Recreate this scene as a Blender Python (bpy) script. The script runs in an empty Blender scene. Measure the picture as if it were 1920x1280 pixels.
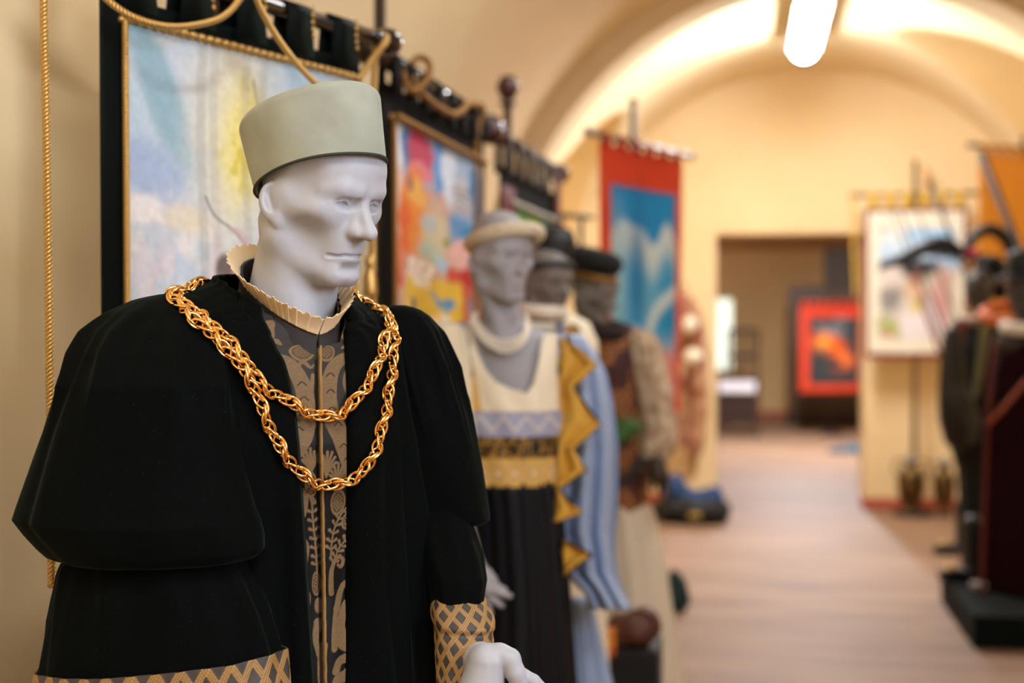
import bpy, math, random
import numpy as np
from mathutils import Vector, Matrix
from mathutils.bvhtree import BVHTree

# ------------------------------------------------------------------ camera, world, exposure
sc = bpy.context.scene
COL = sc.collection
R_ = math.radians
F_PX = 1920 * 50 / 36.0
CAM = np.array([0.0, 0.0, 1.55])
YAW, PIT = R_(9.37), R_(-0.86)
cam_d = bpy.data.cameras.new('camera')
cam_d.lens = 50; cam_d.sensor_width = 36; cam_d.clip_start = 0.05
cam_d.dof.use_dof = True
cam_d.dof.focus_distance = 1.93
cam_d.dof.aperture_fstop = 2.2
cam_o = bpy.data.objects.new('camera', cam_d); COL.objects.link(cam_o)
cam_o.location = CAM
cam_o.rotation_euler = (math.pi / 2 + PIT, 0, YAW)
sc.camera = cam_o
world = bpy.data.worlds.new('world'); sc.world = world
world.use_nodes = True
world.node_tree.nodes['Background'].inputs[0].default_value = (1.0, 0.86, 0.70, 1)
world.node_tree.nodes['Background'].inputs[1].default_value = 0.3
vs = sc.view_settings
vs.view_transform = 'Standard'; vs.look = 'None'; vs.gamma = 1.0; vs.use_curve_mapping = False
vs.exposure = 0.36
LAMP_POWER = 80.0          # radiance of the fluorescent diffusers
ADDED_WINDOW_POWER = 14.5        # radiance of the panes of the added window

_f = np.array([-math.sin(YAW) * math.cos(PIT), math.cos(YAW) * math.cos(PIT), math.sin(PIT)])
_r = np.array([math.cos(YAW), math.sin(YAW), 0.0])
_u = np.cross(_r, _f)

def P(px, py, D):
    """world point seen at a photograph pixel, D metres in front of the lens"""
    return CAM + D * (_f + _r * ((px - 960) / F_PX) - _u * ((py - 640) / F_PX))

def proj(p):
    q = np.asarray(p, float) - CAM
    d = q @ _f
    return 960 + F_PX * (q @ _r) / d, 640 - F_PX * (q @ _u) / d

def los(px):
    return YAW + math.atan((960 - px) / F_PX)

# ------------------------------------------------------------------ object helpers
ORIG = {}

def lin(c):
    """sRGB 0-255 -> linear"""
    c = np.asarray(c, float) / 255.0
    return np.where(c <= 0.04045, c / 12.92, ((c + 0.055) / 1.055) ** 2.4)

def tag(o, label=None, cat=None, group=None, kind=None):
    if label: o['label'] = label
    if cat: o['category'] = cat
    if group: o['group'] = group
    if kind: o['kind'] = kind
    return o

def thing(name, label, cat, loc, group=None):
    o = bpy.data.objects.new(name, None); COL.objects.link(o)
    o.location = tuple(loc); o.empty_display_size = 0.1
    ORIG[o] = np.array(loc, float)
    return tag(o, label, cat, group)

def mesh_obj(name, V, F, mat, parent=None, col=None, smooth=True, solid=0.0, auto=False):
    V = np.asarray(V, float).reshape(-1, 3)
    if parent is not None:
        o0 = ORIG[parent]
    else:
        lo, hi = V.min(0), V.max(0)
        o0 = np.array([(lo[0] + hi[0]) / 2, (lo[1] + hi[1]) / 2, lo[2]])
    me = bpy.data.meshes.new(name)
    Vl = V - o0
    if isinstance(F, np.ndarray):
        n, k = F.shape
        me.vertices.add(len(Vl)); me.vertices.foreach_set('co', Vl.astype(np.float32).ravel())
        me.loops.add(n * k); me.loops.foreach_set('vertex_index', F.astype(np.int32).ravel())
        me.polygons.add(n); me.polygons.foreach_set('loop_start', np.arange(n, dtype=np.int32) * k)
        me.update(calc_edges=True)
    else:
        me.from_pydata([tuple(v) for v in Vl], [], [tuple(f) for f in F])
    me.validate()
    if smooth:
        me.polygons.foreach_set('use_smooth', np.ones(len(me.polygons), bool))
    if col is not None:
        a = me.color_attributes.new('Col', 'FLOAT_COLOR', 'POINT')
        c = np.ones((len(Vl), 4), np.float32); c[:, :3] = np.asarray(col).reshape(-1, 3)
        a.data.foreach_set('color', c.ravel())
    if auto:
        me.set_sharp_from_angle(angle=R_(35))
    me.materials.append(mat)
    o = bpy.data.objects.new(name, me); COL.objects.link(o)
    if parent is not None:
        o.parent = parent; ORIG[o] = o0
    else:
        o.location = tuple(o0); ORIG[o] = o0
    if solid:
        m = o.modifiers.new('thickness', 'SOLIDIFY'); m.thickness = abs(solid); m.offset = -1 if solid > 0 else 1
    return o

def gridF(n, m, cu=False, cv=False, off=0):
    """faces of an n x m vertex grid (rows n, columns m); cv closes the columns, cu the rows"""
    i = np.arange(n if cu else n - 1); j = np.arange(m if cv else m - 1)
    I, J = np.meshgrid(i, j, indexing='ij')
    I2, J2 = (I + 1) % n, (J + 1) % m
    return np.stack([I * m + J, I * m + J2, I2 * m + J2, I2 * m + J], -1).reshape(-1, 4) + off

class MB:
    """collects shapes that make up one part"""
    def __init__(s): s.V = []; s.F = []; s.n = 0
    def add(s, V, F):
        V = np.asarray(V, float).reshape(-1, 3)
        s.V.append(V); s.F += [tuple(int(k) + s.n for k in f) for f in F]; s.n += len(V); return s
    def box(s, c, h, ax=None):
        c = np.asarray(c, float)
        A = np.eye(3) if ax is None else np.asarray(ax, float)
        k = np.array([[x, y, z] for x in (-1, 1) for y in (-1, 1) for z in (-1, 1)], float)
        V = c + (k * np.asarray(h, float)) @ A
        return s.add(V, [(0, 1, 3, 2), (4, 6, 7, 5), (0, 4, 5, 1), (2, 3, 7, 6), (0, 2, 6, 4), (1, 5, 7, 3)])
    def quadbox(s, lo, hi):
        lo, hi = np.asarray(lo, float), np.asarray(hi, float)
        return s.box((lo + hi) / 2, (hi - lo) / 2)
    def tube(s, pts, r, n=10, caps=True):
        V, F = tube_geo(pts, r, n, caps); return s.add(V, F)
    def lathe(s, base, axis, prof, n=20):
        """prof: list of (radius, height along axis)"""
        base = np.asarray(base, float); ax = unit(axis)
        u, w = frame(ax)
        t = np.linspace(0, 2 * np.pi, n, endpoint=False)
        V = [base + ax * h + r * (u * math.cos(a) + w * math.sin(a)) for r, h in prof for a in t]
        F = [tuple(f) for f in gridF(len(prof), n, cv=True)]
        F.append(tuple(range(n))[::-1]); F.append(tuple((len(prof) - 1) * n + k for k in range(n)))
        return s.add(V, F)
    def ball(s, c, r, n=14):
        r = np.broadcast_to(np.asarray(r, float), (3,))
        c = np.asarray(c, float)
        V, F = sph(n); return s.add(c + V * r, F)
    def build(s, name, mat, parent=None, **k):
        return mesh_obj(name, np.concatenate(s.V), s.F, mat, parent, **k)

def unit(v):
    v = np.asarray(v, float); return v / (np.linalg.norm(v) + 1e-12)

def frame(ax):
    a = np.array([0, 0, 1.0]) if abs(ax[2]) < 0.9 else np.array([1.0, 0, 0])
    u = unit(np.cross(a, ax)); return u, np.cross(ax, u)

def sph(n=14):
    m = n // 2 + 1
    V = []
    for i in range(m):
        t = math.pi * i / (m - 1)
        for j in range(n):
            a = 2 * math.pi * j / n
            V.append((math.sin(t) * math.cos(a), math.sin(t) * math.sin(a), math.cos(t)))
    return np.array(V), [tuple(f) for f in gridF(m, n, cv=True)]

def smooth_path(pts, n):
    """Catmull-Rom through pts, n samples evenly spread by length"""
    p = np.asarray(pts, float)
    q = np.vstack([2 * p[0] - p[1], p, 2 * p[-1] - p[-2]])
    out = []
    for i in range(1, len(q) - 2):
        t = np.linspace(0, 1, 24, endpoint=False)[:, None]
        a, b, c, d = q[i - 1], q[i], q[i + 1], q[i + 2]
        out.append(0.5 * ((2 * b) + (-a + c) * t + (2 * a - 5 * b + 4 * c - d) * t ** 2 + (-a + 3 * b - 3 * c + d) * t ** 3))
    out = np.vstack(out + [p[-1:]])
    L = np.concatenate([[0], np.cumsum(np.linalg.norm(np.diff(out, axis=0), axis=1))])
    s = np.linspace(0, L[-1], n)
    return np.stack([np.interp(s, L, out[:, k]) for k in range(out.shape[1])], 1)

def path_frames(p):
    t = np.gradient(p, axis=0); t /= np.linalg.norm(t, axis=1)[:, None] + 1e-12
    u, _ = frame(t[0]); U = []
    for k in range(len(p)):
        u = unit(u - t[k] * (u @ t[k])); U.append(u)
    U = np.array(U)
    return t, U, np.cross(t, U)

def tube_geo(pts, r, n=10, caps=True):
    p = np.asarray(pts, float)
    if len(p) == 2: p = np.vstack([p[0], (p[0] + p[1]) / 2, p[1]])
    t, U, W = path_frames(p)
    r = np.broadcast_to(np.asarray(r, float), (len(p),))
    a = np.linspace(0, 2 * np.pi, n, endpoint=False)
    V = p[:, None] + r[:, None, None] * (U[:, None] * np.cos(a)[None, :, None] + W[:, None] * np.sin(a)[None, :, None])
    F = [tuple(f) for f in gridF(len(p), n, cv=True)]
    if caps:
        F.append(tuple(range(n))[::-1]); F.append(tuple((len(p) - 1) * n + k for k in range(n)))
    return V.reshape(-1, 3), F

def rope_geo(pts, R, strands=3, pitch=0.03, n=7, step=None, rs=None):
    """twisted cord along a path"""
    p = np.asarray(pts, float)
    L = np.linalg.norm(np.diff(p, axis=0), axis=1).sum()
    m = max(8, int(L / (step or pitch / 9)))
    p = smooth_path(p, m)
    t, U, W = path_frames(p)
    s = np.linspace(0, L, m)
    Vs, Fs, o = [], [], 0
    for k in range(strands):
        a = 2 * np.pi * (s / pitch + k / strands)
        c = p + (R * 0.60) * (U * np.cos(a)[:, None] + W * np.sin(a)[:, None])
        V, F = tube_geo(c, rs or R * 0.46, n, True)
        Vs.append(V); Fs += [tuple(i + o for i in f) for f in F]; o += len(V)
    return np.vstack(Vs), Fs

# ------------------------------------------------------------------ noise (for folds and painted cloth)
_rng = np.random.default_rng(7)
_LAT = _rng.random((256, 256))

def vnoise(x, y):
    x = np.asarray(x, float); y = np.asarray(y, float)
    xi, yi = np.floor(x).astype(int), np.floor(y).astype(int)
    fx, fy = x - xi, y - yi
    fx = fx * fx * (3 - 2 * fx); fy = fy * fy * (3 - 2 * fy)
    g = lambda a, b: _LAT[a % 256, b % 256]
    return (g(xi, yi) * (1 - fx) + g(xi + 1, yi) * fx) * (1 - fy) + (g(xi, yi + 1) * (1 - fx) + g(xi + 1, yi + 1) * fx) * fy

def fbm(x, y, o=4):
    s, a, t = 0, 0.5, 0
    for k in range(o):
        s = s + a * vnoise(x * 2 ** k + 17.3 * k, y * 2 ** k + 5.1 * k); t += a; a *= 0.5
    return s / t

def sst(a, b, x):
    t = np.clip((x - a) / (b - a), 0, 1); return t * t * (3 - 2 * t)

# ------------------------------------------------------------------ materials
MATS = {}

def mat(name, color, rough=0.7, metal=0.0, sheen=0.0, sheen_tint=None, sheen_rough=0.4, var=0.0, vscale=8.0, bump=0.0, bscale=200.0,
        attr=False, emit=None, estr=0.0, coat=0.0, spec=0.5, var2=None, stretch=None, speck=None, trans=0.0, ior=1.45, thin=0.0):
    if name in MATS: return MATS[name]
    m = bpy.data.materials.new(name); m.use_nodes = True
    nt = m.node_tree; N = nt.nodes; Lk = nt.links
    b = N['Principled BSDF']
    c = tuple(lin(color)) + (1,)
    b.inputs['Base Color'].default_value = c
    b.inputs['Roughness'].default_value = rough
    b.inputs['Metallic'].default_value = metal
    b.inputs['Specular IOR Level'].default_value = spec
    b.inputs['Sheen Weight'].default_value = sheen
    b.inputs['Sheen Roughness'].default_value = sheen_rough
    if sheen_tint is not None: b.inputs['Sheen Tint'].default_value = tuple(lin(sheen_tint)) + (1,)
    b.inputs['Coat Weight'].default_value = coat
    b.inputs['Transmission Weight'].default_value = trans
    b.inputs['IOR'].default_value = ior
    if emit is not None:
        b.inputs['Emission Color'].default_value = tuple(lin(emit)) + (1,)
        b.inputs['Emission Strength'].default_value = estr
    tc = N.new('ShaderNodeTexCoord')
    src = tc.outputs['Object']
    if stretch:
        mp = N.new('ShaderNodeMapping'); mp.inputs['Scale'].default_value = stretch
        Lk.new(src, mp.inputs['Vector']); src = mp.outputs['Vector']
    out = None
    if attr:
        at = N.new('ShaderNodeAttribute'); at.attribute_name = 'Col'; out = at.outputs['Color']
    if var > 0:
        nz = N.new('ShaderNodeTexNoise'); nz.inputs['Scale'].default_value = vscale; nz.inputs['Detail'].default_value = 6
        Lk.new(src, nz.inputs['Vector'])
        mx = N.new('ShaderNodeMix'); mx.data_type = 'RGBA'
        rp = N.new('ShaderNodeMapRange'); rp.inputs['From Min'].default_value = 0.35; rp.inputs['From Max'].default_value = 0.68
        Lk.new(nz.outputs['Fac'], rp.inputs['Value'])
        if attr:
            mx.blend_type = 'MULTIPLY'; mx.inputs[7].default_value = (1 - var, 1 - var, 1 - var, 1)
            Lk.new(out, mx.inputs[6])
        else:
            mx.inputs[6].default_value = c
            mx.inputs[7].default_value = (tuple(lin(var2)) + (1,)) if var2 is not None else tuple(v * (1 - var) for v in c[:3]) + (1,)
        Lk.new(rp.outputs['Result'], mx.inputs[0])
        out = mx.outputs[2]
    if speck:
        sc_, amt, colr = speck
        nz2 = N.new('ShaderNodeTexNoise'); nz2.inputs['Scale'].default_value = sc_; nz2.inputs['Detail'].default_value = 2
        Lk.new(tc.outputs['Object'], nz2.inputs['Vector'])
        r2 = N.new('ShaderNodeMapRange'); r2.inputs['From Min'].default_value = amt; r2.inputs['From Max'].default_value = amt + 0.04
        Lk.new(nz2.outputs['Fac'], r2.inputs['Value'])
        m2 = N.new('ShaderNodeMix'); m2.data_type = 'RGBA'; m2.inputs[7].default_value = tuple(lin(colr)) + (1,)
        if out is not None: Lk.new(out, m2.inputs[6])
        else: m2.inputs[6].default_value = c
        Lk.new(r2.outputs['Result'], m2.inputs[0]); out = m2.outputs[2]
    if out is not None: Lk.new(out, b.inputs['Base Color'])
    if bump > 0:
        nb = N.new('ShaderNodeTexNoise'); nb.inputs['Scale'].default_value = bscale; nb.inputs['Detail'].default_value = 4
        Lk.new(src, nb.inputs['Vector'])
        bp = N.new('ShaderNodeBump'); bp.inputs['Strength'].default_value = bump; bp.inputs['Distance'].default_value = 0.01
        Lk.new(nb.outputs['Fac'], bp.inputs['Height']); Lk.new(bp.outputs['Normal'], b.inputs['Normal'])
    if thin > 0:                                   # light shining through thin cloth
        tl = N.new('ShaderNodeBsdfTranslucent'); ms = N.new('ShaderNodeMixShader'); ms.inputs[0].default_value = thin
        if out is not None: Lk.new(out, tl.inputs['Color'])
        else: tl.inputs['Color'].default_value = c
        o_ = N['Material Output']
        Lk.new(b.outputs[0], ms.inputs[1]); Lk.new(tl.outputs[0], ms.inputs[2]); Lk.new(ms.outputs[0], o_.inputs['Surface'])
    MATS[name] = m
    return m

# ------------------------------------------------------------------ signed-distance modelling (heads, hands)
def smin(a, b, k):
    h = np.clip(0.5 + 0.5 * (b - a) / k, 0, 1)
    return b + (a - b) * h - k * h * (1 - h)

def smax(a, b, k): return -smin(-a, -b, k)

def s_ell(p, c, r):
    q = [(p[i] - c[i]) / r[i] for i in range(3)]
    k0 = np.sqrt(q[0] ** 2 + q[1] ** 2 + q[2] ** 2)
    k1 = np.sqrt((q[0] / r[0]) ** 2 + (q[1] / r[1]) ** 2 + (q[2] / r[2]) ** 2) + 1e-9
    return k0 * (k0 - 1) / k1

def s_cap(p, a, b, ra, rb=None):
    rb = ra if rb is None else rb
    ba = [b[i] - a[i] for i in range(3)]
    L2 = sum(v * v for v in ba) + 1e-12
    h = np.clip(((p[0] - a[0]) * ba[0] + (p[1] - a[1]) * ba[1] + (p[2] - a[2]) * ba[2]) / L2, 0, 1)
    return np.sqrt(sum((p[i] - a[i] - ba[i] * h) ** 2 for i in range(3))) - (ra + (rb - ra) * h)

def surfnet(fn, lo, hi, h):
    lo = np.asarray(lo, float); hi = np.asarray(hi, float)
    n = np.ceil((hi - lo) / h).astype(int) + 1
    ax = [(lo[i] + h * np.arange(n[i])).astype(np.float32) for i in range(3)]
    # a coarse pass finds the shell near the surface; only that is sampled finely
    k = 4
    nc = np.ceil((n - 1) / k).astype(int) + 1
    axc = [(lo[i] + h * k * np.arange(nc[i])).astype(np.float32) for i in range(3)]
    Dc = fn(np.meshgrid(*axc, indexing='ij')).astype(np.float32)
    ii = [np.minimum((np.arange(n[i]) + k // 2) // k, nc[i] - 1) for i in range(3)]
    D = Dc[np.ix_(*ii)].copy()
    near = np.nonzero(np.abs(D) < h * k * 1.7)
    D[near] = fn([ax[i][near[i]] for i in range(3)])
    S = D < 0
    c = [S[i:n[0] - 1 + i, j:n[1] - 1 + j, k:n[2] - 1 + k] for i in (0, 1) for j in (0, 1) for k in (0, 1)]
    cnt = sum(x.astype(np.int8) for x in c)
    act = np.argwhere((cnt > 0) & (cnt < 8))
    idx = -np.ones(n - 1, np.int64); idx[act[:, 0], act[:, 1], act[:, 2]] = np.arange(len(act))
    acc = np.zeros((len(act), 3)); ct = np.zeros(len(act))
    cor = np.array([[i, j, k] for i in (0, 1) for j in (0, 1) for k in (0, 1)])
    for a in range(8):
        for b in range(a + 1, 8):
            if np.abs(cor[a] - cor[b]).sum() != 1: continue
            A = act + cor[a]; B = act + cor[b]
            da = D[A[:, 0], A[:, 1], A[:, 2]]; db = D[B[:, 0], B[:, 1], B[:, 2]]
            m = (da < 0) != (db < 0)
            t = np.where(m, da / np.where(da == db, 1, da - db), 0)
            acc += np.where(m[:, None], A + (B - A) * t[:, None], 0); ct += m
    V = lo + h * acc / ct[:, None]
    F = []
    for axn in range(3):
        o1, o2 = [(1, 2), (2, 0), (0, 1)][axn]
        sl0 = [slice(None)] * 3; sl1 = [slice(None)] * 3
        sl0[axn] = slice(0, n[axn] - 1); sl1[axn] = slice(1, n[axn])
        s0, s1 = S[tuple(sl0)], S[tuple(sl1)]
        e = np.argwhere(s0 != s1)
        e = e[(e[:, o1] > 0) & (e[:, o2] > 0) & (e[:, o1] < n[o1] - 1) & (e[:, o2] < n[o2] - 1)]
        flip = s0[e[:, 0], e[:, 1], e[:, 2]]
        q = []
        for d1, d2 in ((1, 1), (0, 1), (0, 0), (1, 0)):
            g = e.copy(); g[:, o1] -= d1; g[:, o2] -= d2
            q.append(idx[g[:, 0], g[:, 1], g[:, 2]])
        q = np.stack(q, 1)
        q = np.where(flip[:, None], q, q[:, ::-1])
        F.append(q)
    return V, np.concatenate(F)

def rotz(a):
    c, s = math.cos(a), math.sin(a); return np.array([[c, -s, 0], [s, c, 0], [0, 0, 1.0]])

def rotx(a):
    c, s = math.cos(a), math.sin(a); return np.array([[1, 0, 0], [0, c, -s], [0, s, c]])

def roty(a):
    c, s = math.cos(a), math.sin(a); return np.array([[c, 0, s], [0, 1, 0], [-s, 0, c]])
# ------------------------------------------------------------------ the vaulted room
XC, RV, ZS = 0.50, 2.02, 1.60        # vault axis, radius, springing height
YN, YF = -4.0, 12.0                  # the near and far end walls
M_VAULT = mat('vault_plaster', (239, 216, 172), rough=0.9, var=0.10, vscale=1.2, bump=0.05, bscale=30)
M_WALL = mat('ochre_wall_paint', (238, 212, 164), rough=0.85, var=0.10, vscale=1.5, bump=0.05, bscale=30, var2=(232, 202, 150))
M_FLOOR = mat('terracotta_floor', (152, 120, 94), rough=0.6, var=0.3, vscale=2.2, var2=(116, 88, 67), stretch=(0.5, 2.5, 1), bump=0.03, bscale=20)
M_BASE = mat('red_baseboard', (176, 84, 62), rough=0.6)
M_WHITEP = mat('white_enamel', (240, 240, 236), rough=0.4)

LUN = [(1, 10.25, 3.56), (-1, 10.5, 3.06), (1, 4.8, 3.40), (1, 0.3, 3.52)]     # side lunettes: side, centre along the hall, crown height
ADDED_WIN = (-0.55, 1.15, 1.85, 3.05)     # added, unseen window in the right wall: y0, y1, z0, z1

def ceil_z(x, y):
    z = ZS + np.sqrt(np.clip(RV ** 2 - (x - XC) ** 2, 0, None))
    for sd, yc, zc in LUN:
        zl = zc - 0.55 * (y - yc) ** 2
        z = np.where((np.sign(x - XC) == sd) & (np.abs(y - yc) < 1.68), np.maximum(z, zl), z)
    return z

def build_room():
    th = np.linspace(math.pi, 0, 91)
    ys = np.linspace(YN, YF, 321)
    TH, YY = np.meshgrid(th, ys, indexing='ij')
    XX = XC + RV * np.cos(TH)
    ZZ = ceil_z(XX, YY)
    zmain = ZS + np.sqrt(np.clip(RV ** 2 - (XX - XC) ** 2, 0, None))
    V = np.stack([XX, YY, ZZ], -1)
    isl = (ZZ > zmain + 0.01)[..., None]
    col = np.where(isl, lin((236, 204, 146)), lin((239, 214, 168)))  # unlit lunettes: their shade is put into the vault colour
    m = mat('vault_shaded_lunettes', (238, 228, 210), rough=0.9, attr=True, var=0.10, vscale=1.3, bump=0.05, bscale=30)
    o = mesh_obj('ceiling', V, gridF(91, 321), m, col=col); tag(o, 'cream barrel vault, side lunettes coloured darker for shade', kind='structure')
    # side walls up to the vault edge
    for nm, x in (('wall_left', XC - RV), ('wall_right', XC + RV)):
        zt = ceil_z(np.full_like(ys, x), ys)
        lv = [np.zeros_like(ys), np.minimum(ADDED_WIN[2], zt), np.minimum(ADDED_WIN[3], zt), zt]
        V = np.stack([np.stack([np.full_like(ys, x), ys, z], -1) for z in lv], 0)
        F = gridF(4, 321)
        if x > 0:
            r, c = np.divmod(np.arange(len(F)), 320); yc = (ys[c] + ys[c + 1]) / 2
            F = F[~((r == 1) & (yc > ADDED_WIN[0]) & (yc < ADDED_WIN[1]))]
        o = mesh_obj(nm, V, F, M_WALL, smooth=False); tag(o, 'ochre plaster side wall of the hall', kind='structure')
    # floor for hall and far room
    b = MB(); b.quadbox((-3.2, YN - 0.1, -0.1), (4.6, 25.0, 0.0)); tag(b.build('floor', M_FLOOR, smooth=False), 'brown terracotta floor', kind='structure')
    # transverse rib in front of the lamp
    a = np.linspace(math.pi, 0, 73)
    prof = []
    for r, y in ((RV + 0.03, 8.15), (RV - 0.13, 8.15), (RV - 0.13, 8.55), (RV + 0.03, 8.55)):
        prof.append(np.stack([XC + r * np.cos(a), np.full_like(a, y), ZS + r * np.sin(a)], -1))
    o = mesh_obj('trim_1', np.array(prof), gridF(4, 73), M_VAULT, auto=True); tag(o, 'plastered rib across the vault', kind='structure')
    for x0, x1 in ((XC - RV - 0.02, XC - RV + 0.13), (XC + RV - 0.13, XC + RV + 0.02)):
        b = MB(); b.quadbox((x0, 8.15, 0), (x1, 8.55, ZS)); tag(b.build('trim_2' if x0 < 0 else 'trim_3', M_WALL, smooth=False), 'ochre pilaster under the vault rib', kind='structure')
    # left pilaster beside the first banner
    b = MB(); b.quadbox((XC - RV - 0.02, 0.9, 0), (-1.22, 2.60, 2.30)); tag(b.build('trim_4', M_WALL, smooth=False), 'broad ochre pilaster at the left edge', kind='structure')
    b = MB()
    b.add([(-1.55, 0.9, 2.30), (-1.22, 0.9, 2.30), (-1.22, 2.60, 2.30), (-1.55, 2.60, 2.30), (-1.55, 0.9, 2.75), (-0.98, 0.9, 2.75), (-0.98, 2.9, 2.75), (-1.55, 2.9, 2.75)],
          [(0, 1, 2, 3), (4, 7, 6, 5), (0, 4, 5, 1), (1, 5, 6, 2), (2, 6, 7, 3), (3, 7, 4, 0)])
    tag(b.build('trim_5', M_WALL, smooth=False), 'flaring impost above the left pilaster', kind='structure')
    # near end wall
    b = MB(); b.quadbox((XC - RV - 0.1, YN - 0.15, 0), (XC + RV + 0.1, YN, 3.8)); tag(b.build('wall_near', M_WALL, smooth=False), 'end wall behind the viewer', kind='structure')
    # far wall with the opening
    x0, x1, zt = -0.255, 0.955, 2.27
    aa = np.linspace(math.pi, 0, 49)
    arc = [(XC + (RV + 0.05) * math.cos(t), ZS + (RV + 0.05) * math.sin(t)) for t in aa]
    poly = [(XC - RV - 0.05, 0)] + arc + [(XC + RV + 0.05, 0), (x1, 0), (x1, zt), (x0, zt), (x0, 0)]
    n = len(poly)
    V = [(x, YF, z) for x, z in poly] + [(x, YF + 0.45, z) for x, z in poly]
    F = [tuple(range(n))[::-1], tuple(range(n, 2 * n))] + [(i, (i + 1) % n, n + (i + 1) % n, n + i) for i in range(n)]
    o = mesh_obj('wall_far', np.array(V), F, M_WALL, smooth=False); tag(o, 'far ochre end wall with square doorway', kind='structure')
    for nm, xa, xb in (('baseboard_left', XC - RV, x0), ('baseboard_right', x1 - 0.012, XC + RV)):
        b = MB(); b.quadbox((xa, YF - 0.012, 0), (xb, YF + 0.2, 0.09)); tag(b.build(nm, M_BASE, smooth=False), 'red painted skirting of the far wall', kind='structure')
    # far room
    M_FR = mat('far_room_paint', (226, 192, 140), rough=0.9, var=0.1, vscale=1.0)
    for nm, lo, hi in (('wall_back', (-3.0, 23.0, 0), (4.5, 23.2, 3.2)), ('wall_far_room_left', (-3.1, YF + 0.45, 0), (-2.9, 23.0, 3.2)), ('wall_far_room_right', (4.4, YF + 0.45, 0), (4.6, 23.0, 3.2))):
        b = MB(); b.quadbox(lo, hi); tag(b.build(nm, M_FR, smooth=False), 'beige wall of the room beyond the doorway', kind='structure')
    b = MB(); b.add([(-3, YF + 0.45, 3.3), (4.5, YF + 0.45, 3.3), (4.5, 23, 2.75), (-3, 23, 2.70)], [(0, 1, 2, 3)])
    tag(b.build('ceiling_far_room', mat('far_ceiling', (196, 150, 98), rough=0.9), smooth=False, solid=0.05), 'sloping brown ceiling beyond the doorway', kind='structure')
    b = MB(); b.quadbox((-2.9, 22.985, 0), (4.4, 23.0, 0.10)); tag(b.build('baseboard_back', M_BASE, smooth=False), 'red skirting in the far room', kind='structure')

build_room()

# ------------------------------------------------------------------ fluorescent lamps: one in view, the others added unseen
M_TUBE = mat('lamp_diffuser', (255, 255, 255), rough=0.5, emit=(240, 246, 255), estr=LAMP_POWER * 1.5)

def lamp(x, y0, y1, z, label, m=None):
    t = thing('ceiling_lamp', label, 'lamp', (x, (y0 + y1) / 2, z))
    b = MB(); b.quadbox((x - 0.105, y0 - 0.01, z + 0.055), (x + 0.105, y1 + 0.01, z + 0.095)); b.build('housing', M_WHITEP, t, smooth=False)
    a = np.linspace(math.pi, 2 * math.pi, 13)
    V = []
    ysec = [(y0 + 0.005, 0.6), (y0 + 0.03, 0.93), (y0 + 0.07, 1.0), (y1 - 0.07, 1.0), (y1 - 0.03, 0.93), (y1 - 0.005, 0.6)]
    for y, s in ysec:
        V.append(np.stack([x + 0.085 * s * np.cos(a), np.full_like(a, y), z + 0.055 + 0.075 * s * np.sin(a)], -1))
    V = np.array(V); F = [tuple(f) for f in gridF(6, 13)] + [tuple(range(13)), tuple(range(77, 64, -1))]
    mesh_obj('diffuser', V, F, m or M_TUBE, t)
    for yy in (y0 + 0.25, y1 - 0.25):
        b = MB(); top = float(ceil_z(np.array([x]), np.array([yy]))[0]) + 0.02
        b.tube([(x, yy, z + 0.09), (x, yy, top)], 0.008, 8); b.build('bracket', M_WHITEP, t)
    return t

# unseen window, added to light the mannequins from the right
def build_added_window():
    x = XC + RV; y0, y1, z0, z1 = ADDED_WIN
    w = thing('added_window_1', None, None, (x, (y0 + y1) / 2, z0)); w['kind'] = 'structure'; w['label'] = 'unseen casement added in the right wall to light the mannequins'
    m = mat('added_window_pane', (230, 236, 245), rough=0.4, emit=(208, 226, 255), estr=ADDED_WINDOW_POWER)
    fr = mat('added_window_frame_paint', (236, 230, 216), rough=0.5)
    ny, nz = 3, 2
    for i in range(ny):
        for j in range(nz):
            b = MB(); b.quadbox((x + 0.14, y0 + (y1 - y0) * i / ny + 0.03, z0 + (z1 - z0) * j / nz + 0.03), (x + 0.15, y0 + (y1 - y0) * (i + 1) / ny - 0.03, z0 + (z1 - z0) * (j + 1) / nz - 0.03)); b.build('pane', m, w, smooth=False)
    for i in range(ny + 1):
        yy = y0 + (y1 - y0) * i / ny; b = MB(); b.quadbox((x + 0.11, yy - 0.03, z0), (x + 0.17, yy + 0.03, z1)); b.build('mullion', fr, w, smooth=False)
    for j in range(nz + 1):
        zz = z0 + (z1 - z0) * j / nz; b = MB(); b.quadbox((x + 0.112, y0, zz - 0.03), (x + 0.168, y1, zz + 0.03)); b.build('transom', fr, w, smooth=False)
    b = MB()
    b.quadbox((x, y0 - 0.02, z0 - 0.04), (x + 0.18, y1 + 0.02, z0)); b.quadbox((x, y0 - 0.02, z1), (x + 0.18, y1 + 0.02, z1 + 0.04))
    b.quadbox((x, y0 - 0.04, z0), (x + 0.18, y0, z1)); b.quadbox((x, y1, z0), (x + 0.18, y1 + 0.04, z1)); b.build('reveal', M_WALL, w, smooth=False)

build_added_window()

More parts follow.
